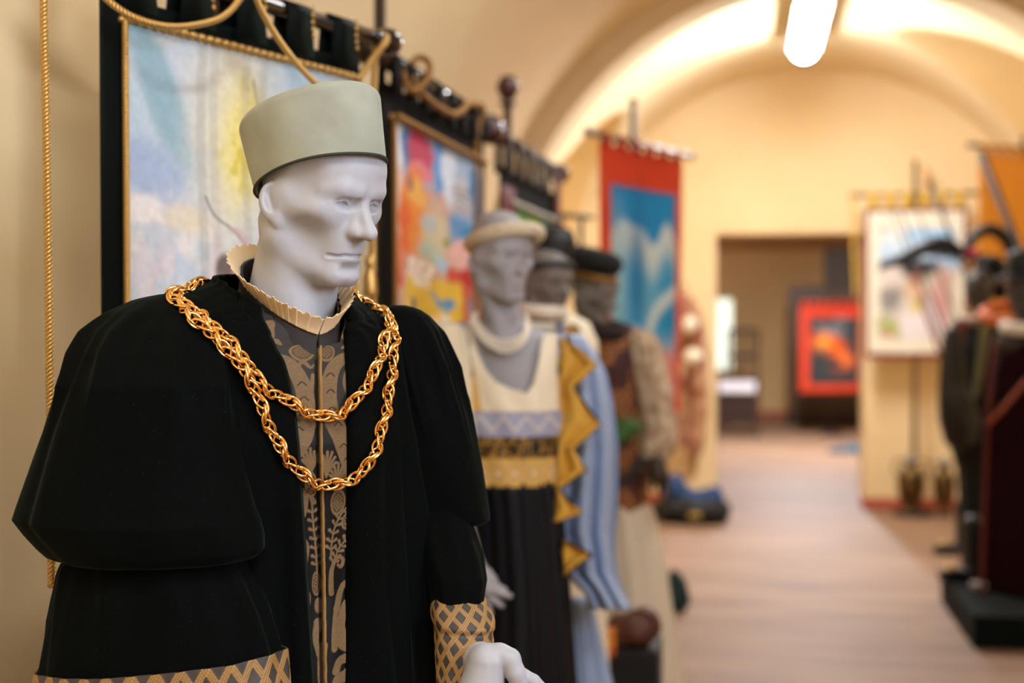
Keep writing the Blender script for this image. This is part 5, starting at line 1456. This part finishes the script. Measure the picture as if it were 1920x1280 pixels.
# ---- costume hanging on the far wall, left of the doorway
m5 = thing('hanging_costume', 'dark red and cream costume hanging on the wall left of the doorway', 'costume', np.append(P(1292, 800, 11.5)[:2], P(1292, 895, 11.5)[2]))
M_RB = mat('dark_red_brocade', (122, 26, 20), rough=0.7, var=0.8, vscale=9, var2=(190, 150, 110))
V, F = tube_px([(548, 1276, 1288), (560, 1268, 1300), (590, 1262, 1312), (640, 1262, 1316), (720, 1264, 1316), (800, 1268, 1312), (850, 1272, 1310)], 11.5, depth=0.35, n=60, m=40, fold=folds((0.06, 7, 0, 2))); mesh_obj('jacket', V, F, M_RB, m5)
V, F = tube_px([(570, 1294, 1306), (590, 1294, 1316), (640, 1300, 1322), (660, 1302, 1326), (700, 1300, 1326), (760, 1302, 1328), (840, 1292, 1318), (852, 1294, 1312)], 11.38, depth=0.7, n=40, m=40, fold=folds((0.08, 5, 0, 6))); mesh_obj('sleeve', V, F, M_RB, m5)
for c_, r_ in ((P(1294, 608, 11.3), (0.06, 0.04, 0.07)), (P(1300, 668, 11.24), (0.075, 0.05, 0.065))):
    b = MB(); b.ball(c_, r_, 12); b.build('cream_puff', M_CREAM, m5)
V, F = tube_px([(840, 1270, 1312), (870, 1274, 1308), (896, 1278, 1304)], 11.5, depth=0.35, n=60, m=20, fold=folds((0.05, 6, 0, 1))); mesh_obj('tan_hem', V, F, mat('tan_wool', (196, 160, 112), rough=0.85), m5)
b = MB(); b.tube([P(1282, 552, 11.5), P(1282, 535, 11.5), np.array([P(1282, 535, 11.5)[0], 12.02, P(1282, 535, 11.5)[2]])], 0.006, 8); b.build('hook', M_BLACK, m5)
# ------------------------------------------------------------------ right side of the hall
M_MARC = mat('maroon_coat', (28, 5, 6), rough=0.9, spec=0.1)
M_DARKC = mat('black_wool', (9, 9, 10), rough=0.9)

def box_thing(name, label, cat, lo, hi, m, bev=0.01):
    b = MB(); lo = np.array(lo, float); hi = np.array(hi, float); c = (lo + hi) / 2
    h = (hi - lo) / 2
    pr = [(1 - 0.02, -1), (1, -0.94), (1, 0.94), (1 - 0.02, 1)]
    V = []
    for s, z in pr:
        for sx, sy in ((-1, -1), (1, -1), (1, 1), (-1, 1)): V.append(c + h * [s * sx, s * sy, z])
    F = [tuple(f) for f in gridF(4, 4, cv=True)] + [(3, 2, 1, 0), (12, 13, 14, 15)]
    o = mesh_obj(name, np.array(V), F, m, smooth=False); tag(o, label, cat); return o

box_thing('plinth', 'low black display plinth on the floor at the right', 'plinth', (1.06, 6.95, 0), (2.05, 8.1, 0.16), mat('black_plinth_paint', (3, 9, 7), rough=0.85, spec=0.15))

# mannequin in black coat facing left
r1 = thing('mannequin', 'dark mannequin in black coat with maroon lapel and shaggy black hat', 'mannequin', P(1835, 800, 8.7) * [1, 1, 0])
(Vw, Fw), RR1, RO1 = body_sdf_mesh(1838, 540, 8.7, -52, 8, P(1838, 605, 8.72), P(1800, 618, 8.72), P(1872, 616, 8.76), P(1836, 650, 8.74), 0.006, False)
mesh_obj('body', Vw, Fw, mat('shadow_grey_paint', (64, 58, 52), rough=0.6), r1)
V, F = tube_px([(592, 1806, 1866), (606, 1786, 1886), (650, 1772, 1898), (720, 1768, 1902), (800, 1772, 1900), (880, 1796, 1896), (960, 1800, 1896), (floor_y(8.72) - 3, 1804, 1896)], 8.72, depth=0.7, n=100, m=50, fold=folds((0.03, 7, 0, 1))); mesh_obj('coat', V, F, M_DARKC, r1)
V, F = sheet_px([(600, 1798, 1812), (660, 1788, 1802), (720, 1782, 1796), (760, 1780, 1790)], 8.5, 6, 20, lambda u, v: 0.0); mesh_obj('lapel', V, F, mat('maroon_lapel', (110, 22, 36), rough=0.7), r1, solid=0.01)
V, F = sheet_px([(592, 1838, 1862), (640, 1836, 1852), (700, 1828, 1842), (745, 1822, 1832)], 8.48, 6, 20, lambda u, v: 0.0); mesh_obj('stole', V, F, mat('olive_stole', (110, 104, 74), rough=0.8), r1, solid=0.01)
V, F = torus_geo(P(1838, 596, 8.68), rotz(los(1838) - R_(40)) @ rotx(R_(10)), 0.085, 0.085, 0.034); mesh_obj('scarf', V, F, mat('beige_scarf', (150, 120, 104), rough=0.9), r1)
V, F = tube_px([(616, 1772, 1800), (660, 1764, 1806), (720, 1760, 1812), (750, 1758, 1826), (790, 1760, 1836), (830, 1772, 1830), (842, 1784, 1812)], 8.45, depth=0.8, n=60, m=40, fold=folds((0.05, 6, 0, 3))); mesh_obj('sleeve', V, F, mat('black_leather', (20, 19, 18), rough=0.4), r1)
b = MB(); b.lathe(P(1835, 800, 8.7) * [1, 1, 0], (0, 0, 1), [(0.17, 0), (0.17, .012), (.02, .018), (.001, .9)], 24); b.build('stand', M_BLACK, r1)
hc = P(1856, 505, 8.72); hh = thing('shaggy_hat', 'shaggy black hat with small pink tuft on dark mannequin', 'hat', hc)
rs = random.Random(3); b = MB()
for k in range(26): b.ball(P(1856 + rs.uniform(-26, 24), 512 + rs.uniform(-22, 34), 8.72 + rs.uniform(-.04, .12)), rs.uniform(.035, .06), 8)
b.build('fur', mat('black_fur', (8, 7, 7), rough=0.95, bump=0.5, bscale=60), hh)
b = MB(); b.ball(P(1822, 474, 8.66), (0.05, 0.04, 0.03), 10); b.build('tuft', mat('pink_tuft', (190, 60, 84), rough=0.9), hh)

# mannequin in maroon robe on the plinth, cut by the right edge
r2 = thing('mannequin', 'mannequin in long maroon robe standing on the black plinth at right edge', 'mannequin', np.append(P(1925, 800, 7.35)[:2], 0.16))
(Vw, Fw), RR2, RO2 = body_sdf_mesh(1922, 545, 7.3, -45, 5, P(1922, 620, 7.33), P(1884, 640, 7.32), P(1966, 640, 7.38), P(1924, 680, 7.36), 0.006, False)
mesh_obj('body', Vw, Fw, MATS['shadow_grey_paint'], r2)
yb = 600 + (1.55 - 0.165) * F_PX / 7.35
V, F = tube_px([(622, 1900, 1950), (640, 1884, 1970), (690, 1866, 1990), (780, 1853, 2004), (900, 1846, 2010), (1060, 1840, 2016), (yb, 1836, 2020)], 7.35, depth=0.7, n=120, m=60, fold=folds((0.03, 11, 0, 0.6), (0.02, 6, 1, 0))); mesh_obj('robe', V, F, M_MARC, r2)
b = MB(); b.tube(smooth_path([P(1852, 795, 7.08), P(1872, 775, 7.05), P(1898, 745, 7.04), P(1925, 712, 7.05)], 20), 0.012, 8); b.build('trim_cord', mat('rust_trim', (140, 62, 32), rough=0.8), r2)
b = MB(); b.tube(smooth_path([P(1866, 640, 7.2), P(1858, 700, 7.12), P(1852, 795, 7.09), P(1848, 900, 7.12), P(1840, 1120, 7.1)], 30), 0.010, 8); b.build('fur_edge', mat('russet_edge', (92, 24, 18), rough=0.9), r2)
V, F = torus_geo(P(1918, 612, 7.3), rotz(los(1918)) @ rotx(R_(8)), 0.085, 0.085, 0.035); mesh_obj('white_ruff', V, F, MATS['white_fur'], r2)
V, F = torus_geo(P(1900, 588, 7.45), rotz(los(1918)) @ rotx(R_(20)), 0.15, 0.12, 0.03); mesh_obj('orange_collar', V, F, mat('orange_silk', (206, 96, 26), rough=0.6), r2)
hc = P(1922, 505, 7.3); h2 = thing('black_hat', 'black hat at the right edge above the maroon robe', 'hat', hc)
V, F = tube_px([(466, 1906, 1946), (474, 1890, 1956), (500, 1886, 1960), (522, 1888, 1956)], 7.3, depth=1.0, n=40, m=20); mesh_obj('crown', V, F, M_BLACK, h2)
V, F = torus_geo(P(1922, 522, 7.3), rotz(los(1918)), 0.13, 0.14, 0.012); mesh_obj('brim', V, F, M_BLACK, h2)

# rider poster banner on the far wall pier
A5, B5 = P(1622, 388, 11.35), P(1814, 388, 11.2)
A5[2] = B5[2] = (A5[2] + B5[2]) / 2
M_WINE = mat('wine_red_frame_cloth', (122, 16, 26), rough=0.7)
banner('poster_banner', 'white poster with pale figures in wine-red frame on yellow tabs', A5, B5, 1.20, paint_rider, (0.035, 0.035, 0.03, 0.035), M_WINE, 0.05, 6, mat('yellow_tab', (222, 176, 50), rough=0.8),
       tabh=0.10, rod_r=0.018, rod_m=mat('brown_rod', (110, 84, 56), rough=0.5), ball=0.0, res=(160, 110), wave=0.004, pole=0.5, pole_top=0.28, tabw=0.22, finial=False, rod_ext=0.13, group='processional banners', pole_r=0.022)
# ochre banner further right
A6, B6 = P(1834, 290, 10.2), P(2010, 300, 10.6)
A6[2] = B6[2] = (A6[2] + B6[2]) / 2
M_OCH = mat('ochre_orange_cloth', (206, 138, 44), rough=0.8, var=0.12, vscale=4)
def paint_ochre(u, v):
    c = np.ones(u.shape + (1,)) * lin((206, 138, 44)); c = mixc(c, sst(.5, .62, u) * sst(.05, .1, v), (120, 20, 24)); return c * (0.9 + 0.2 * np.cos(u * 40)[..., None] * .5 + .0)
banner('ochre_banner', 'plain ochre-orange banner hanging above the dark mannequins at right', A6, B6, 1.25, paint_ochre, (0.04, 0.04, 0.08, 0.05), M_OCH, 0.05, 8, M_OCH, tabh=0.06, rod_r=0.018, rod_m=M_BLACK, ball=0.0, res=(60, 60), wave=0.02, pole=0.52, pole_top=0.1, tabw=0.2, finial=False, rod_ext=0.09)

# weapons leaning in front of the poster
def spear(label, pts, r, m, tip=None, D=9.45):
    a, c = P(pts[0][0], pts[0][1], D), P(pts[-1][0], pts[-1][1], D)
    d = unit(a - c); c = a - d * ((a[2] - 0.004) / d[2])                    # the butt stands on the floor
    t = thing('spear', label, 'spear', c, 'spears leaning before the poster')
    b = MB(); b.tube([a, c], r, 8); b.build('shaft', m, t)
    if tip:
        b = MB(); b.lathe(a, d, [(r, -0.01), (r * 1.8, 0.0), (r * 2.2, 0.05), (r * .9, 0.14), (.001, 0.2)], 10); b.build('head', tip, t)
M_SHAFT = mat('dark_shaft', (30, 22, 18), rough=0.6); M_TAN = mat('pale_ash_wood', (176, 130, 80), rough=0.6)
spear('dark spear with pale wooden tip, tallest before the poster', [(1745, 345, 9.2), (1812, 520, 8.9), (1832, 572, 8.85)], 0.013, M_SHAFT, M_TAN)
spear('thin dark spear, leftmost of the three close together', [(1672, 400, 9.6), (1702, 478, 9.4), (1764, 640, 9.1)], 0.006, M_SHAFT)
spear('thin dark spear, middle of the three close together', [(1690, 398, 9.6), (1718, 478, 9.4), (1776, 640, 9.1)], 0.006, M_SHAFT, D=9.55)
spear('thin dark spear, rightmost of the three close together', [(1722, 400, 9.6), (1748, 476, 9.4), (1800, 620, 9.1)], 0.006, M_SHAFT)
spear('thick black halberd shaft crossing the ochre banner', [(1838, 285, 9.3), (1872, 360, 9.1), (1925, 500, 8.9)], 0.024, M_BLACK)
spear('maroon stick slanting before the lower poster', [(1722, 552, 9.0), (1740, 600, 8.95), (1772, 690, 8.9)], 0.013, mat('maroon_stick', (104, 24, 24), rough=0.5))
spear('second maroon stick beside the coat sleeve', [(1745, 545, 9.0), (1760, 590, 8.95), (1790, 670, 8.9)], 0.011, MATS['maroon_stick'])
def bow(label, pts, r):
    o = MB(); q = smooth_path(np.array([P(*p) for p in pts]), 40); o.tube(q, r * (0.35 + 0.65 * np.sin(np.linspace(0.15, math.pi - 0.15, 40))), 10)
    tag(o.build('curved_bow', M_BLACK), label, 'bow', 'black curved bows')
bow('black curved bow in front of the poster figures', [(1652, 500, 9.0), (1690, 486, 8.95), (1730, 466, 8.9), (1765, 455, 8.9), (1800, 470, 8.9), (1822, 490, 8.9)], 0.045)
bow('large black hoop-shaped bow before the ochre banner', [(1806, 474, 8.5), (1826, 444, 8.5), (1856, 430, 8.5), (1884, 446, 8.5), (1896, 478, 8.5), (1886, 510, 8.5)], 0.040)

# urn-shaped ornaments at the foot of the pier
def urn(px, y0, y1, D, w, label):
    base = P(px, y1, D); base[2] = 0.0; sc_ = F_PX / D; H = (y1 - y0) / sc_; W = w / sc_ / 2
    t = thing('urn', label, 'urn', base, 'brass urns by the pier')
    prof = [(.55, 0), (.62, .03), (.62, .06), (.40, .09), (.45, .14), (.85, .30), (1.0, .48), (.95, .62), (.7, .74), (.42, .82), (.40, .88)]
    b = MB(); b.lathe(base, (0, 0, 1), [(W * r, H * z) for r, z in prof], 24); b.build('body', mat('dark_brass', (120, 92, 52), rough=0.35, metal=0.8, var=0.8, vscale=12, var2=(40, 30, 20)), t)
    b = MB(); b.lathe(base, (0, 0, 1), [(W * r, H * z) for r, z in ((.50, .88), (.52, .91), (.3, .95), (.14, .97), (.18, .985), (.001, 1.0))], 20); b.build('lid', mat('tarnished_silver', (150, 146, 140), rough=0.3, metal=0.9), t)
    for s in (-1, 1):
        b = MB(); b.tube(smooth_path([base + [s * W * .85, 0, H * .62], base + [s * W * 1.25, 0, H * .75], base + [s * W * 1.0, 0, H * .90], base + [s * W * .42, 0, H * .86]], 14), W * .08, 8); b.build('handle', MATS['dark_brass'], t)
urn(1708, 846, 962, 11.3, 52, 'brass and silver urn on the floor, left of the poster pole')
urn(1770, 852, 964, 11.25, 42, 'darker brass urn on the floor, right of the poster pole')

# boots and cloth on and by the plinth
def boot(px, py, D, s, yaw, label, z0):
    base = P(px, py, D); base[2] = z0
    t = thing('boot', label, 'boot', base, 'black boots by the plinth')
    Rz = rotz(yaw)
    def fn(p):
        d = s_cap(p, (0, 0, .05 * s), (0, 0.0, .30 * s), .045 * s, .055 * s)
        d = smin(d, s_cap(p, (0, 0.01 * s, .035 * s), (0, -.16 * s, .032 * s), .038 * s, .034 * s), 0.03)
        return np.maximum(d, -(p[2]))
    V, F = surfnet(fn, (-.09 * s, -.24 * s, -.01), (.09 * s, .09 * s, .38 * s), .009 * s)
    mesh_obj('upper', V @ Rz.T + base, F, MATS['black_leather'], t)
    b = MB(); b.ball(base + np.array([0, -.13 * s, .065 * s]) @ Rz.T, (.03 * s, .02 * s, .025 * s), 10); b.build('buckle', M_GOLDT, t)
boot(1822, 1092, 7.6, 1.0, R_(-70), 'black boot with small buckle standing on the black plinth', 0.16)
boot(1806, 1010, 9.4, 1.05, R_(-80), 'black boot with gold buckle on floor behind the plinth', 0.0)
boot(1850, 1008, 9.75, 1.05, R_(-80), 'black boot half hidden behind the maroon robe', 0.0)
b = MB(); q = P(1830, 945, 9.3)
for k in range(6): b.ball(q + np.array([.03 * (k - 2.5), .02 * (k % 2), .008 * (k % 3)]), (.04, .04, .028), 8)
tag(b.build('red_cloth', mat('scarlet_cloth', (176, 22, 26), rough=0.8)), 'crumpled scarlet cloth lying on the black boots', 'cloth')
V, F = hand_px([[(1826, 1088, 0, .02), (1842, 1090, 0, .022), (1858, 1088, 0, .018)]], 7.3, 0.006); V[:, 2] += 0.16 + 0.004 - V[:, 2].min(); tag(mesh_obj('folded_paper', V, F, mat('pale_paper', (170, 160, 150), rough=0.9)), 'small pale rolled cloth on the black plinth', 'cloth')

cord('yellow_cord', 'thin yellow cord hanging from the poster rod beside the doorway', [(1598, 362, 11.3), (1600, 450, 11.3), (1604, 555, 11.3)], 0.012, 0.05, mat('yellow_cord', (220, 176, 70), rough=0.7))
# ------------------------------------------------------------------ props on the left and beyond the doorway
def lump(name, label, cat, parts, m, h=0.012, k=0.04, extra=None):
    """soft cloth heap: parts = (centre, radii)"""
    lo = np.min([np.array(c) - np.array(r) for c, r in parts], 0) - 0.04; hi = np.max([np.array(c) + np.array(r) for c, r in parts], 0) + 0.04
    def fn(p):
        d = None
        for c, r in parts:
            e = s_ell(p, c, r); d = e if d is None else smin(d, e, k)
        d = d + 0.012 * np.sin(p[0] * 40 + p[1] * 23) * np.sin(p[2] * 37 + p[0] * 11)
        return np.maximum(d, 0.002 - p[2])
    lo[2] = -0.02
    return surfnet(fn, lo, hi, h)

# blue and black bag by the far left pier
bc = P(1298, 968, 10.9); bc[2] = 0
bag = thing('holdall_bag', 'black holdall with blue cloth spilling out, on floor by doorway', 'bag', bc)
V, F = lump('', '', '', [(bc + [-.05, 0, .10], (.26, .17, .13)), (bc + [.08, -.02, .09], (.22, .16, .12))], None, 0.016); mesh_obj('base', V, F, M_BLACK, bag)
V, F = lump('', '', '', [(bc + [-.13, 0, .24], (.09, .12, .13)), (bc + [.02, 0, .18], (.12, .12, .08)), (bc + [.15, 0, .19], (.09, .12, .09))], None, 0.016); V[:, 2] = np.maximum(V[:, 2], 0.1); mesh_obj('blue_cloth', V, F, mat('denim_blue_cloth', (34, 62, 104), rough=0.8), bag)
b = MB(); b.quadbox(bc + [-.02, -.20, .06], bc + [.07, -.18, .10]); b.build('yellow_tag', mat('yellow_tag', (170, 140, 60), rough=0.6), bag)
# teal pouch behind the white skirt
tc = P(1262, 1128, 7.6); tc[2] = 0
V, F = lump('', '', '', [(tc + [0, 0, .06], (.09, .07, .09)), (tc + [.01, 0, .14], (.05, .04, .08))], None, 0.01); tag(mesh_obj('teal_pouch', V, F, mat('dark_teal_cloth', (14, 48, 50), rough=0.7)), 'dark teal pouch on the floor beside the white skirt', 'pouch')
# black box with brown bag and bright box, under the cape
bx = P(1180, 1240, 4.95)
zt = P(1180, 1226, 4.75)[2]
box_thing('black_crate', 'black crate under the brown bag below the blue cape', 'crate', (P(1128, 1300, 4.9)[0], 4.78, 0), (P(1238, 1300, 4.9)[0], 5.02, zt), M_BLACK)
cb = np.array([P(1200, 1200, 4.88)[0], 4.86, zt])
lb = thing('leather_bag', 'slouched brown leather bag on the black crate', 'bag', cb)
V, F = lump('', '', '', [(np.array([0, 0, .06]), (.075, .06, .07)), (np.array([-.07, 0, .05]), (.06, .06, .06))], None, 0.007, 0.03); mesh_obj('body', V + cb, F, mat('brown_leather', (98, 58, 42), rough=0.5, var=0.4, vscale=20), lb)
b = MB(); b.tube(smooth_path([cb + [-.05, -.05, .09], cb + [-.02, -.065, .13], cb + [.03, -.065, .13], cb + [.05, -.05, .09]], 16), 0.006, 8); b.build('strap', MATS['brown_leather'], lb)
yb_ = np.array([P(1128, 1170, 4.80)[0], 4.72, zt])
b = MB(); b.quadbox(yb_ + [-.045, -.03, 0], yb_ + [.05, .03, .085]); o = tag(b.build('bright_box', mat('orange_yellow_card', (226, 150, 24), rough=0.5, var=0.5, vscale=30, var2=(190, 70, 20)), smooth=False), 'small orange-yellow printed box under the blue cape hem', 'box')

# ---- the room beyond the doorway
# window with daylight
w = thing('window_2', None, None, (P(1357, 625, 23.0)[0], 22.97, 1.0)); w['kind'] = 'structure'; w['label'] = 'daylit window in the far room'
xa, xb = P(1325, 600, 23.4)[0], P(1373, 600, 23.4)[0]; za, zb_ = P(1350, 690, 23.4)[2], P(1350, 562, 23.4)[2]
b = MB(); b.quadbox((xa, 22.94, za), (xb, 22.96, zb_)); b.build('pane', mat('far_window_pane', (220, 232, 226), rough=0.4, emit=(226, 236, 220), estr=1.1), w, smooth=False)
b = MB()
for x0, x1, z0, z1 in ((xa - .06, xa, za - .06, zb_ + .06), (xb, xb + .06, za - .06, zb_ + .06), (xa, xb, zb_, zb_ + .06), (xa, xb, za - .06, za)): b.quadbox((x0, 22.92, z0), (x1, 22.98, z1))
b.build('frame', mat('cream_frame', (220, 196, 120), rough=0.6), w, smooth=False)
# high-backed chair and bench
M_OAK = mat('dark_oak', (62, 34, 20), rough=0.5)
cx = P(1392, 700, 21.0); chx, chy = cx[0], 21.0
ch = thing('high_back_chair', 'tall dark wooden chair beyond the doorway', 'chair', (chx, chy, 0))
b = MB(); b.quadbox((chx - .24, chy - .22, .42), (chx + .24, chy + .22, .47)); b.build('seat', M_OAK, ch, smooth=False)
for sx in (-1, 1):
    for sy in (-1, 1):
        b = MB(); b.tube([(chx + .21 * sx, chy + .19 * sy, 0), (chx + .21 * sx, chy + .19 * sy, .44 if sy < 0 else 1.42)], .026, 8); b.build('leg' if sy < 0 else 'back_post', M_OAK, ch)
for z0 in (.62, .98, 1.36):
    b = MB(); b.quadbox((chx - .20, chy + .175, z0), (chx + .20, chy + .20, z0 + .07)); b.build('rail', M_OAK, ch, smooth=False)
for k in range(3):
    b = MB(); b.tube([(chx - .10 + .10 * k, chy + .19, .66), (chx - .10 + .10 * k, chy + .19, 1.38)], .014, 8); b.build('spindle', M_OAK, ch)
tx = P(1383, 700, 19.6)[0]
tb = thing('side_table', 'dark wooden chest table with white cloth beyond the doorway', 'table', (tx, 19.4, 0))
b = MB(); b.quadbox((tx - .32, 19.15, .66), (tx + .30, 19.65, .71)); b.build('top', M_OAK, tb, smooth=False)
for sx in (-1, 1):
    for sy in (-1, 1): b = MB(); b.quadbox((tx - .01 + .27 * sx - .03, 19.4 + .21 * sy - .03, 0), (tx - .01 + .27 * sx + .03, 19.4 + .21 * sy + .03, .66)); b.build('leg', M_OAK, tb, smooth=False)
b = MB(); b.quadbox((tx - .28, 19.2, .18), (tx + .26, 19.6, .55)); b.build('cabinet', mat('darker_oak', (40, 20, 13), rough=0.5), tb, smooth=False)
b = MB(); b.quadbox((tx - .24, 19.14, .711), (tx + .24, 19.6, .725)); b.quadbox((tx - .24, 19.128, .60), (tx + .24, 19.14, .725)); tag(b.build('white_cloth', mat('white_linen', (214, 210, 216), rough=0.9), smooth=False), 'white linen cloth on the table beyond the doorway', 'cloth')
# dark display cabinet behind the fire banner
kx = P(1556, 700, 21.6)[0]; ky = 21.4
cb_ = thing('display_cabinet', 'tall dark display cabinet behind the fire banner', 'cabinet', (kx, ky, 0))
b = MB(); b.quadbox((kx - .62, ky - .02, .08), (kx + .62, ky + .38, 2.05)); b.build('carcass', mat('cabinet_brown', (66, 48, 32), rough=0.5), cb_, smooth=False)
for x0 in (-.62, -.02):
    b = MB(); b.quadbox((kx + x0, ky - .05, .3), (kx + x0 + .62, ky - .02, 2.0)); b.build('door', mat('cabinet_door', (84, 64, 44), rough=0.4), cb_, smooth=False)
b = MB(); b.quadbox((kx - .66, ky - .06, 0), (kx + .66, ky + .40, .10)); b.build('plinth_base', M_BLACK, cb_, smooth=False)
b = MB(); b.quadbox((kx - .12, ky - .04, 2.05), (kx + .30, ky + .2, 2.62)); b.build('crest_panel', mat('crest_brown', (70, 56, 40), rough=0.5), cb_, smooth=False)
A7, B7 = P(1500, 574, 19.2), P(1622, 574, 19.3); A7[2] = B7[2]
M_RED2 = mat('orange_red_cloth', (206, 58, 26), rough=0.8)
banner('fire_banner', 'orange-red bordered banner with dark flame painting beyond the doorway', A7, B7, 1.16, paint_fire, (0.14, 0.10, 0.13, 0.09), M_RED2, 0.05, 7, M_RED2, tabh=0.06, rod_r=0.018, rod_m=M_OAK, ball=0.0, res=(80, 60), wave=0.01, pole=0.5, pole_top=0.0, tabw=0.25, finial=False)
bl = P(1590, 848, 16.6); bl[2] = 0
V, F = lump('', '', '', [(bl + [0, 0, .02], (.22, .12, .05)), (bl + [.12, 0, .03], (.14, .12, .06))], None, 0.016); tag(mesh_obj('blue_mat', V, F, mat('teal_blue_cloth', (10, 74, 96), rough=0.7)), 'crumpled teal blue cloth on the floor beyond the doorway', 'cloth')
